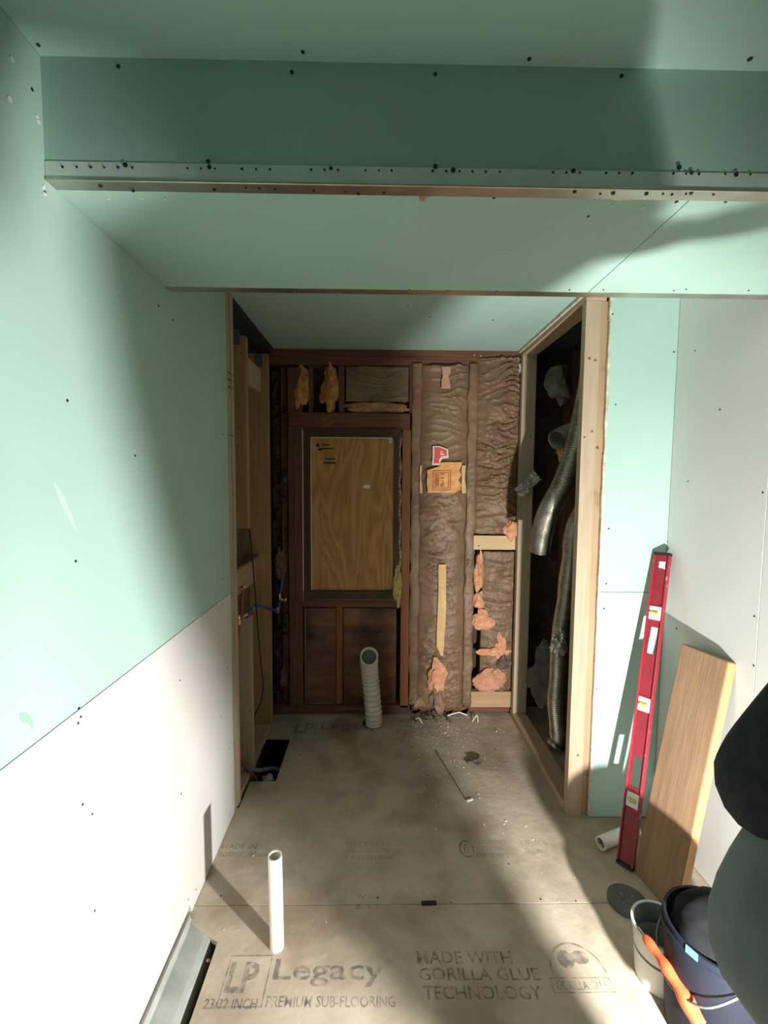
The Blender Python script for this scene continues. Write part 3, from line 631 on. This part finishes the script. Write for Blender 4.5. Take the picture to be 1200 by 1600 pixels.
# ragged piece of drywall stored in the chase behind the front stud
gs = MB().prism([(1.02,2.02,.04),(.935,2.0,.04),(.93,2.0,.25),(.948,2.0,.42),(.962,2.0,.62),(.955,2.0,.76),(.968,2.0,.79),(1.00,2.0,.80),(1.03,2.02,.78)], (0,.0127,0)).build('drywall_offcut', mat('beige_gypsum_offcut',(.52,.47,.38),.9,c2=(.42,.37,.3),scale=8)); tag(gs, 'ragged beige drywall offcut standing behind the front stud of the chase', 'offcut')

# ---- plumbing and cable on the left
def pt(px, py, X): return at(px, py, 0, X)
def pxa(px, py, Y): return at(px, py, 1, Y)
pr = empty('water_pipe', (-.66,2.04,0), 'dull red flexible water pipe with a brass fitting beside the left studs', 'pipe')
MB().tube(curve_path([pxa(380,917,2.10),pxa(377,960,2.08),pxa(373,985,2.06),pxa(370,1040,2.05),pxa(370,1120,2.05),pxa(372,1160,2.07),pxa(380,1190,2.10),pxa(402,1219,2.18)], 50), .0065, 10).build('tubing', PEXR, pr)
MB().lathe(pxa(380,918,2.095), [(.004,-.02),(.011,-.018),(.011,-.004),(.007,0),(.009,.012),(.004,.02)], 12, (.5,-.6,.3), True).build('elbow_fitting', BRASS, pr)
MB().lathe(pxa(373,968,2.05), [(.010,-.025),(.012,-.02),(.012,-.01),(.008,0),(.012,.01),(.010,.022)], 12, (0,0,1), True).build('tee_fitting', BRASS, pr)
MB().lathe(pxa(381,961,2.05), [(.007,-.02),(.010,-.01),(.010,.006),(.006,.02)], 12, (1,0,.3), True).build('tee_branch', BRASS, pr)
pb = empty('water_pipe', (-.64,2.5,.4), 'blue flexible water pipe with brass fittings running into the back left corner', 'pipe')
MB().tube(curve_path([pxa(384,966,2.12),pxa(393,952,2.15),pxa(400,946,2.2),pxa(418,950,2.4),pxa(434,955,2.60)], 30), .0075, 10).build('tubing', PEXB, pb)
MB().tube(curve_path([pxa(435,954,2.62),pxa(437,935,2.63),pxa(440,912,2.64),pxa(443,896,2.65)], 20), .0085, 10).build('tubing', PEXB, pb)
for (x,y,Y,ax) in ((396,949,2.17,(0,1,0)),(434,953,2.60,(0,0,1)),(437,932,2.62,(0,0,1)),(443,937,2.62,(1,0,0))):
    MB().lathe(pxa(x,y,Y), [(.009,-.018),(.012,-.012),(.008,0),(.012,.012),(.009,.018)], 12, ax, True).build('ring_fitting', BRASS, pb)
cb = MB().tube(curve_path([pxa(390,828,2.14),pxa(395,880,2.14),pxa(399,930,2.15),pxa(403,985,2.17),pxa(408,1040,2.2),pxa(411,1072,2.22),pxa(407,1098,2.22),pxa(400,1113,2.22),pxa(398,1118,2.24)], 60), .0035, 8).build('cable', CABLE); tag(cb, 'thin black cable looping down beside the left studs', 'cable')
db = MB().tube(curve_path([(-.64,2.12,.05),(-.60,2.2,-.02),(-.55,2.26,-.05),(-.50,2.30,-.09)], 20), .011, 10).build('drain_tube', mat('dusty_blue_tube',(.16,.22,.28),.6)); tag(db, 'dusty blue tube dipping into the hole in the floor', 'pipe')
lj = lump('dust_clod', mat('grey_dust',(.3,.3,.28),.9), (-.535,2.14,-.03), (.03,.03,.025), 3.3, sub=3); 
lj.parent = None; tag(lj, 'grey rubble clod in the floor hole by the left studs', 'debris')
# ---- galvanised box at the foot of the left wall
gx = empty('steel_channel', (-.56,.5,-.06), 'grey galvanised steel channel along the foot of the left wall', 'channel')
MB().prism([(A+.002,1.40,.03),(A+.012,1.405,-.004),(A+.072,1.395,-.004),(A+.094,1.375,-.010),(A+.100,1.36,-.06),(A+.002,1.39,-.06)][::-1], (0,-3.2,0)).build('channel_body', GALV, gx, bevel=.003)
MB().box(A+.0005, A+.006, -1.8, 1.395, -.05, .029).build('wall_flange', mat('brown_grey_steel',(.26,.235,.20),.6,.3,c2=(.2,.18,.15),scale=12), gx)
MB().lathe((A+.108,1.29,-.02), [(.0,-.006),(.006,-.004),(.007,0),(.004,.006),(0,.007)], 12, (1,0,.2)).build('bolt_head', BRASS, gx)
# ---- white vertical pipe stub
pbse = fl(433,1479)
pv = empty('pvc_pipe', pbse, 'white upright plastic pipe stub standing on the subfloor', 'pipe')
ax_ = Vector((-.012,0,1)).normalized(); rp = .0215
mm = MB(); hh = .305
prof = [(rp,0),(rp,hh),(rp-.0035,hh),(rp-.0035,.02)]
mm.lathe(pbse, prof, 32, ax_); mm.build('tube', PVC, pv)
mt_ = MB()
for k in range(26):
    z_ = .03+k*.0095; ang = math.radians(200); q = pbse+ax_*z_
    if random.random() < .75:
        u = Vector((math.cos(ang),math.sin(ang),0)); t_ = Vector((-u.y,u.x,0))
        mt_.obox(q+u*(rp+.0001), u, t_, ax_, .0002, .0022, random.choice((.0015,.0035)))
mt_.build('printed_marks', mat('dull_violet_ink',(.38,.25,.33),.7), pv)['kind'] = 'stuff'
# ---- beige corrugated hose at the back wall
hc, _ = duct([(-.012,2.60,.004),(-.02,2.60,.12),(-.033,2.598,.26),(-.043,2.585,.36),(-.043,2.555,.425),(-.042,2.515,.455)], .049, 'beige corrugated flexible hose standing up through the subfloor by the back wall', pitch=.021, amp=.004, mt=PVCG, name='corrugated_hose')
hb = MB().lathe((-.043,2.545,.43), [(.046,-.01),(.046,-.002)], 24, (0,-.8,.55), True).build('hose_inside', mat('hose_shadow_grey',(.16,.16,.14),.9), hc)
hh_ = MB().lathe((-.02,2.61,.0006), [(.0,0),(.062,0),(.062,.0006)], 26, (0,0,1)).build('cut_hole', DARKV, hc)
# ---- spirit level
lb = Vector((.958,1.600,.0)); lt = Vector((1.178,1.812,1.178))
w_ = (lt-lb).normalized(); fn = Vector((-.80,-.60,0)); fn = (fn-w_*fn.dot(w_)).normalized(); sd = w_.cross(fn).normalized()
LEN = (lt-lb).length; lc = lb+w_*(LEN/2)+Vector((0,0,.006))
if sd.y > 0: sd = -sd                                     # towards the viewer's right
sl = empty('spirit_level', lb, 'long red spirit level leaning in the corner right of the alcove', 'level')
hw, hd = .030, .0125
def lbox(name, mt, s0, s1, a0, a1, d0, d1, bev=0):
    c_ = lb+w_*((s0+s1)/2)+sd*((a0+a1)/2)+fn*((d0+d1)/2)
    return MB().obox(c_, sd, fn, w_, abs(a1-a0)/2, abs(d1-d0)/2, (s1-s0)/2).build(name, mt, sl, bevel=bev)
# s of a photograph row
def s_of(py):
    best = min(range(0, 1218), key=lambda k: abs(projy(lb+w_*(k/1000))-py)); return best/1000
def projy(P):
    x, y, z = P.x, P.y, P.z-H
    X = x*math.cos(YA)-y*math.sin(YA); Y = x*math.sin(YA)+y*math.cos(YA)
    D = Y*math.cos(PI_)+z*math.sin(PI_); U = -Y*math.sin(PI_)+z*math.cos(PI_)
    u = F*X/D; v = -F*U/D; return 800+u*math.sin(RO)+v*math.cos(RO)
lbox('edge_flange', REDD, .012, LEN-.012, hw-.006, hw, -hd, hd, .001)
lbox('edge_flange', REDD, .012, LEN-.012, -hw, -hw+.006, -hd, hd, .001)
slots = [(s_of(1022), s_of(980)), (s_of(1230), s_of(1182)), (s_of(889), s_of(877))]
vials = [(s_of(968), s_of(948)), (s_of(1112), s_of(1089)), (s_of(1262), s_of(1238))]
cuts = sorted(slots); cur = .012
for a_, b_ in cuts:
    lbox('web', RED, cur, a_, -hw+.006, hw-.006, -.004, .004); 
    lbox('web', RED, a_, b_, -hw+.006, -hw+.014, -.004, .004); lbox('web', RED, a_, b_, hw-.014, hw-.006, -.004, .004)
    cur = b_
lbox('web', RED, cur, LEN-.012, -hw+.006, hw-.006, -.004, .004)
lbox('end_cap', BLACK, 0, .012, -hw-.001, hw+.001, -hd-.001, hd+.001, .002); lbox('end_cap', BLACK, LEN-.012, LEN, -hw-.001, hw+.001, -hd-.001, hd+.001, .002)
lbox('paper_tag', VIALW, slots[2][0]+.004, slots[2][1]-.002, -.008, .014, -.003, .003)
for a_, b_ in vials:
    c_ = (a_+b_)/2; v = lbox('vial_frame', VIALW, c_-.027, c_+.027, -.023, .023, .004, .011, .006)
    lbox('vial_surround', REDD, c_-.032, c_+.032, -.0238, .0238, .0042, .007, .006)
    cc = lb+w_*c_+fn*.0125
    g = MB().tube([cc-sd*.013, cc+sd*.013], .008, 12).build('vial', VIALG, v); 
    g2 = MB().tube([cc-sd*.003, cc-sd*.0025], .0084, 12); g2.tube([cc+sd*.0045, cc+sd*.005], .0084, 12); g2.build('vial_lines', BLACK, v)['kind'] = 'stuff'
# ---- leaning plank
bn = Vector((1.012,1.398,0)); bt = Vector((1.185,1.452,.862))
u_ = (bt-bn).normalized(); wd = Vector((-.18,.98,0)); wd = (wd-u_*wd.dot(u_)).normalized(); th = u_.cross(wd).normalized()
if th.x < 0: th = -th
LB = (bt-bn).length; WB = .185; TB = .036
pk = empty('wood_plank', bn, 'wide brown wood plank leaning on the right wall beside the red level', 'plank')
RM = Matrix((wd, th, u_)).transposed().to_4x4()
def pkbox(name, mt, x0, x1, y0, y1, z0, z1, bev=0):
    m = MB().box(x0,x1,y0,y1,z0,z1); m.v = [v+bn for v in m.v]
    o = m.build(name, mt, pk, bevel=bev); o.matrix_local = RM; return o
pkbox('board', PLANK, 0, WB, 0, TB, .004, LB+.004, .003)
pkbox('lit_edge', PLANKE, -.0014, -.0002, .002, TB-.002, .006, LB)  # light on the narrow side painted as a brighter strip
# ---- white pipe lying behind the level
q0 = fl(938,1318,.025); 
lp = MB(); d_ = Vector((.93,.37,0)).normalized(); lp.lathe((q0.x,q0.y,.0255), [(.018,.01),(.0205,.0),(.025,0),(.025,.20),(.0205,.20)], 28, d_); o = lp.build('pvc_pipe', PVC); tag(o, 'short white plastic pipe lying on the floor behind the foot of the red level', 'pipe')
# ---- dark disc on the floor
dc = fl(981,1410)
o = empty('bucket_lid', dc, 'dark slate round lid lying on the floor in front of the red level', 'lid')
disc_ = MB().lathe(dc+Vector((0,0,.0005)), [(0,0),(.063,0),(.066,.003),(.066,.008),(.062,.011),(.058,.009),(.02,.009),(.018,.012),(0,.012)], 40).build('lid_disc', SLATE, o)
cx2 = MB()
for a_ in (0.5, 2.07): cx2.obox(dc+Vector((0,0,.0105)), Vector((math.cos(a_),math.sin(a_),0)), Vector((-math.sin(a_),math.cos(a_),0)), Vector((0,0,1)), .03, .003, .0015)
cx2.build('moulded_cross', mat('scuffed_slate',(.18,.18,.19),.6), disc_)
# ---- white pail with grey lining
bc = Vector((.845,1.215,0))
bk = empty('small_bucket', bc, 'grey white plastic pail with a dark band beside the navy bucket', 'bucket')
pail = MB().lathe(bc, [(0,.001),(.062,.001),(.064,.004),(.076,.155),(.081,.157),(.081,.168),(.074,.168),(.062,.012),(0,.010)], 40).build('pail_body', BUCKW, bk)
MB().lathe(bc, [(.0663,.035),(.0715,.098)], 40).build('dark_band', SLATE, pail)
MB().lathe(bc, [(0,.02),(.063,.02),(.0735,.165)], 40).build('mud_lining', BUCKI, pail)
# ---- navy bucket with sticker
nc = Vector((.905,1.085,0))
nb = empty('tool_bucket', nc, 'large navy plastic bucket with a light blue sticker at the right edge', 'bucket')
MB().lathe(nc, [(0,.001),(.105,.001),(.109,.005),(.122,.26),(.128,.262),(.128,.282),(.124,.284),(.124,.30),(.117,.30),(.105,.01),(0,.01)], 48).build('bucket_body', NAVY, nb)
a_ = math.radians(207); u = Vector((math.cos(a_),math.sin(a_),0)); t_ = Vector((-u.y,u.x,0))
lump('stuffed_cloth', mat('black_cloth',(.006,.007,.009),.9), (nc.x,nc.y,nc.z+.275), (.106,.106,.095), 4.4, amp=.08, fine=.04, parent=nb)
MB().obox(nc+u*.1245+Vector((0,0,.285)), u, t_, Vector((0,0,1)), .001, .014, .017).build('sticker', BLUEST, nb)
hd_ = curve_path([nc+Vector((-.03,-.129,.27)),nc+Vector((-.11,-.10,.20)),nc+Vector((-.135,-.0,.16)),nc+Vector((-.10,.09,.20)),nc+Vector((-.03,.129,.27))],30)
MB().tube(hd_, .003, 8).build('wire_handle', mat('dull_wire',(.3,.3,.32),.4,.8), nb)
# ---- orange handled tool resting on the pail
t0 = Vector((.772,1.175,.172)); t1 = Vector((.79,.985,.155))
tl = empty('hand_saw', t0, 'orange handled tool resting across the grey white pail', 'tool')
ax2 = (t1-t0).normalized()
gp_ = [t0+(t1-t0)*k/16+Vector((0,0,.012*math.sin(k/16*math.pi))) for k in range(17)]
MB().tube(gp_, lambda i: .011+.009*(i/16)+.0025*math.sin(i*1.1), 14).build('grip', ORANGE, tl)
MB().tube([t0-ax2*.03+Vector((0,0,-.004)), t0+Vector((0,0,.0))], .004, 10).build('shank', mat('bright_steel',(.6,.6,.6),.3,1), tl)
# ---- bits on the floor
o = MB().obox(fl(670,1411,.004), Vector((1,.03,0)), Vector((-.03,1,0)), Vector((0,0,1)), .026, .006, .0035).build('black_shim', BLACK, bevel=.001); tag(o, 'small black plastic strip lying in the middle of the subfloor', 'shim')
o = MB().obox((fl(680,1172,.002)+fl(728,1250,.002))/2, (fl(728,1250)-fl(680,1172)).normalized(), Vector((0,0,1)).cross((fl(728,1250)-fl(680,1172)).normalized()), Vector((0,0,1)), (fl(728,1250)-fl(680,1172)).length/2, .002, .0018).build('wood_splinter', OLDS); tag(o, 'long thin wood splinter on the subfloor near the back wall', 'splinter')
o = lump('debris_clump', GREYF, tuple(fl(741,1188,.01)), (.03,.02,.010), 4.9, amp=.6, sub=3, fine=.4); tag(o, 'dark fibrous clump on the lit strip of subfloor', 'debris')
o = MB().obox(fl(734,1250,.004), Vector((.9,.4,0)).normalized(), Vector((-.4,.9,0)).normalized(), Vector((0,0,1)), .016, .005, .003).build('plaster_chip', MARK, bevel=.001); tag(o, 'white plaster sliver at the lower end of the wood splinter', 'chip')
# heap of torn paper and fibre below the long batt
hp_ = MB(); random.seed(3)
for k in range(60):
    c = fl(random.gauss(678,22), random.gauss(1116,7), .006+random.random()*.02); s_ = random.uniform(.010,.034)
    pts = [c+Vector((random.uniform(-1,1)*s_, random.uniform(-1,1)*s_*.8, random.uniform(-.3,.6)*s_)) for _ in range(3)]
    q = c+Vector((random.uniform(-1,1)*s_, random.uniform(-1,1)*s_, random.uniform(0,.8)*s_))
    hp_.add(pts+[q], [(0,1,2),(0,2,3),(1,3,2),(0,3,1)])
for v in hp_.v: v.z = max(v.z,.0006); v.y = min(v.y, YB-.006)
o = hp_.build('debris_heap', mat('dark_shredded_paper',(.20,.14,.09),.8,c2=(.06,.045,.035),scale=40)); tag(o, 'heap of dark shredded paper at the foot of the long insulation batt', 'debris', kind='stuff')
for (pts, lb_) in (([(699,1118),(706,1106),(712,1102),(716,1112),(722,1116),(730,1117)], 'curled white plastic strip on the debris near the back wall'), ([(648,1125),(654,1127),(660,1130)], 'short white curl left of the debris heap'), ([(738,1127),(745,1123),(747,1128)], 'white paper curl right of the debris heap')):
    pa = [fl(x,y,.004) for x,y in pts]
    for i,p in enumerate(pa): p.z = .004+.02*math.sin(i/(len(pa)-1)*math.pi); p.y = min(p.y, YB-.02)
    o = MB().tube(curve_path(pa,20), .0038, 6).build('plastic_curl', VIALW); tag(o, lb_, 'scrap')
cm = MB(); random.seed(11)
for k in range(260):
    r_ = random.random()
    if r_ < .45: px_, py_ = random.gauss(705,32), 1130+abs(random.gauss(0,45))
    elif r_ < .75: px_, py_ = random.gauss(650,35), random.gauss(1140,15)
    elif r_ < .93: px_, py_ = random.uniform(650,900), random.uniform(1150,1420)
    else: px_, py_ = random.uniform(330,600), random.uniform(1180,1480)
    if py_ < 1118 : continue
    p = fl(px_, py_, .002); s_ = random.uniform(.0008,.0028)*(1.5 if random.random()<.08 else 1)
    if p.x < -.45 and 2.05 < p.y < 2.5: continue
    cm.obox(Vector((p.x,p.y,s_*.6)), Vector((math.cos(k),math.sin(k),0)), Vector((-math.sin(k),math.cos(k),0)), Vector((0,0,1)), s_, s_*.7, s_*.55)
o = cm.build('plaster_crumbs', mat('plaster_crumb',(.72,.66,.55),.9)); tag(o, 'pale plaster crumbs scattered over the subfloor', 'debris', kind='stuff')
ck = MB()
for k in range(60):
    px_, py_ = random.uniform(600,860), random.gauss(1150,35)
    if py_ < 1118: py_ = 1122
    p = fl(px_, py_, .002); s_ = random.uniform(.002,.006)
    ck.obox(Vector((p.x,p.y,s_*.3)), Vector((math.cos(k),math.sin(k),0)), Vector((-math.sin(k),math.cos(k),0)), Vector((0,0,1)), s_, s_*.4, s_*.25)
o = ck.build('dark_crumbs', OLDS); tag(o, 'dark wood crumbs scattered near the back wall', 'debris', kind='stuff')

# ---- work lamp standing outside the frame beside the person
wk = empty('work_lamp', (LAMP.x+.03,LAMP.y-.09,0), 'low black work lamp on a tripod with added beam-cutting flaps', 'lamp')
lo.parent = wk; lo.location = LAMP-wk.location
fa = math.radians(-29); fd = Vector((math.sin(fa), math.cos(fa), .05)).normalized()
fs_ = Vector((math.cos(fa), -math.sin(fa), 0)); fu = fs_.cross(fd)
SHELL = mat('black_lamp_shell',(.03,.03,.03),.5)
MB().obox(LAMP-fd*.062, fs_, fd, fu, .088, .004, .142).build('back_plate', SHELL, wk)
for s_ in (-1,1):  # flaps added and sized to cut off the beam
    MB().obox(LAMP+fs_*(s_*.088), fs_, fd, fu, .002, .0625, .142).build('side_flap', SHELL, wk)
    MB().obox(LAMP+fu*(s_*.142), fs_, fd, fu, .088, .0625, .002).build('top_flap', SHELL, wk)
MB().tube([LAMP-fd*.075, Vector((wk.location.x,wk.location.y,.33)), Vector((wk.location.x,wk.location.y,.16))], .009, 10).build('pole', BLACK, wk)
for k in range(3):
    a_ = k*2.094+.9
    MB().tube([Vector((wk.location.x,wk.location.y,.20)), Vector((wk.location.x+.12*math.cos(a_),wk.location.y+.12*math.sin(a_),.007))], .007, 8).build('leg', BLACK, wk)
# ---- unseen panel added to block the lamp, outline set by the wanted shadow
DO = .23; azc = math.radians(-40); nrm = Vector((math.sin(azc),math.cos(azc),0)); tng = Vector((nrm.y,-nrm.x,0))
def dirpt(az, el):
    az = math.radians(az); h = Vector((math.sin(az),math.cos(az),0)); k = DO/h.dot(nrm); p = LAMP+h*k; p.z = LAMP.z+k*math.tan(math.radians(el)); return p
OUT = [(-13,-60),(-13,20),(-15,45),(-17,66),(-40,72),(-66,66),(-70,55),(-67,46),(-63,36),(-58,24),(-54,15),(-49,6),(-44,-4),(-42,-60)]
pts = [dirpt(a_, e_) for a_, e_ in OUT]
for p in pts: p.z = max(p.z, .0)
oc = MB().prism(pts, nrm*.012).build('lamp_blocker', BLACK); tag(oc, 'irregular black panel added out of frame to block the work lamp', 'offcut')

# ================================================================== PERSON at the right edge
def skin_obj(name, mt, verts, edges, radii, parent, root=0, sub=2):
    me = bpy.data.meshes.new(name); o0 = parent.location
    me.from_pydata([Vector(v)-o0 for v in verts], edges, []); o = bpy.data.objects.new(name, me); COL.objects.link(o); o.parent = parent
    s = o.modifiers.new('skin','SKIN'); s.use_smooth_shade = True
    ly = me.skin_vertices[0] if me.skin_vertices else None
    if ly is None:
        bpy.context.view_layer.objects.active = o; bpy.context.view_layer.update(); ly = me.skin_vertices[0]
    for i, r in enumerate(radii):
        ly.data[i].radius = r if isinstance(r, tuple) else (r, r); ly.data[i].use_root = (i == root)
    b = o.modifiers.new('sub','SUBSURF'); b.levels = sub; b.render_levels = sub
    me.materials.append(mt); return o
px0, py0 = .55, .34
pe = empty('person', (px0,py0,0), 'person in black sweatshirt, grey work vest and dark trousers at the right edge', 'person')
P = lambda x,y,z: (x, y, z)
# body: one continuous figure, leaning over to its own right
V = [P(.53,.32,.95),P(.545,.39,1.05),P(.60,.40,1.18),P(.665,.40,1.33),P(.685,.40,1.42),P(.695,.42,1.48),P(.70,.43,1.54),P(.705,.44,1.64),
     P(.545,.40,1.375),P(.428,.435,1.185),P(.416,.455,1.135),P(.53,.56,1.04),P(.58,.60,1.03),
     P(.83,.38,1.34),P(.89,.44,1.13),P(.89,.47,1.07),P(.80,.60,1.08),P(.75,.62,1.09),
     P(.45,.28,.86),P(.44,.25,.50),P(.44,.20,.10),P(.44,.31,.035),
     P(.60,.33,.86),P(.615,.24,.50),P(.62,.16,.10),P(.63,.27,.035)]
Ed = [(0,1),(1,2),(2,3),(3,4),(4,5),(5,6),(6,7),(3,8),(8,9),(9,10),(10,11),(11,12),(3,13),(13,14),(14,15),(15,16),(16,17),(0,18),(18,19),(19,20),(20,21),(0,22),(22,23),(23,24),(24,25)]
Rd = [(.15,.11),(.14,.10),(.14,.105),(.12,.095),(.06,.06),(.05,.05),(.07,.08),(.068,.08),.06,.045,.043,.033,.026,.06,.045,.043,.033,.026,.085,.058,.042,.036,.085,.058,.042,.036]
skin_obj('body', SKIN, V, Ed, [((r if isinstance(r,tuple) else (r,r))[0]*.85, (r if isinstance(r,tuple) else (r,r))[1]*.85) for r in Rd], pe)
sv = [V[i] for i in (1,2,3,4,8,9,10,11,13,14,15,16)]
skin_obj('sweatshirt', CLB, sv, [(0,1),(1,2),(2,3),(2,4),(4,5),(5,6),(6,7),(2,8),(8,9),(9,10),(10,11)], [(.14,.10),(.14,.10),(.125,.10),(.065,.065),.068,.056,.054,.042,.068,.056,.054,.042], pe)
skin_obj('work_vest', CLG, [P(.46,.355,.88),P(.475,.365,1.0),P(.56,.40,1.08),P(.625,.40,1.22)], [(0,1),(1,2),(2,3)], [(.165,.075),(.168,.085),(.15,.10),(.14,.10)], pe)
tv = [V[i] for i in (0,18,19,20,22,23,24)]
skin_obj('trousers', CLP, tv, [(0,1),(1,2),(2,3),(0,4),(4,5),(5,6)], [(.13,.11),.088,.072,.06,.093,.072,.06], pe)
for bx0 in ((.44,.18),(.625,.14)):
    bt_ = [(bx0[0],bx0[1],.11),(bx0[0],bx0[1]+.0,.05),(bx0[0]-.0,bx0[1]+.10,.045),(bx0[0]-.0,bx0[1]+.17,.035)]
    skin_obj('boot', BOOT, bt_, [(0,1),(1,2),(2,3)], [.06,.05,.047,.034], pe)
# head details
hc_ = Vector((.703,.437,1.60))
lump('hair', HAIR, (hc_.x,hc_.y-.02,hc_.z+.045), (.080,.095,.075), 1.2, amp=.08, parent=pe)
for s_ in (-1,1):
    MB().lathe(hc_+Vector((s_*.03,.075,.0)), [(0,.012),(.008,.009),(.011,0)], 14, (0,1,0)).build('eye', VIALW, pe)
    lump('ear', SKIN, (hc_.x+s_*.072,hc_.y,hc_.z-.01), (.010,.018,.028), 2, sub=2, amp=.1, parent=pe)
lump('nose', SKIN, (hc_.x,hc_.y+.088,hc_.z-.02), (.012,.016,.022), 2, sub=2, amp=.05, parent=pe)
MB().tube(curve_path([hc_+Vector((-.02,.078,-.048)),hc_+Vector((0,.085,-.050)),hc_+Vector((.02,.078,-.048))],8), .004, 6).build('mouth', mat('lip',(.45,.18,.15),.5), pe)
# hands: palm and five fingers each
def hand(w0, d, side):
    w0 = Vector(w0); d = Vector(d).normalized(); dn = Vector((0,0,-1)); up_ = Vector((0,0,1))
    vs = [w0, w0+d*.04, w0+d*.085]; es = [(0,1),(1,2)]; rs = [.022,(.032,.016),(.032,.014)]
    skin_obj('palm', SKIN, vs, es, rs, pe)
    for k in range(4):
        L0 = (.07,.08,.074,.06)[k]; b0 = w0+d*.08+up_*(.027-.018*k)
        f_ = [b0, b0+d*L0*.45+Vector((0,.004,0)), b0+d*L0*.75+Vector((0,-.012,0)), b0+d*L0*.95+Vector((0,-.026,0))]
        skin_obj('finger', SKIN, f_, [(0,1),(1,2),(2,3)], [.009,.0085,.008,.007], pe)
    b0 = w0+d*.03+up_*.026
    skin_obj('thumb', SKIN, [b0, b0+d*.03+up_*.022, b0+d*.055+up_*.03], [(0,1),(1,2)], [.011,.010,.0085], pe)
hand((.565,.592,1.03), (.9,.4,0), -1); hand((.765,.615,1.09), (-.9,.45,.0), 1)
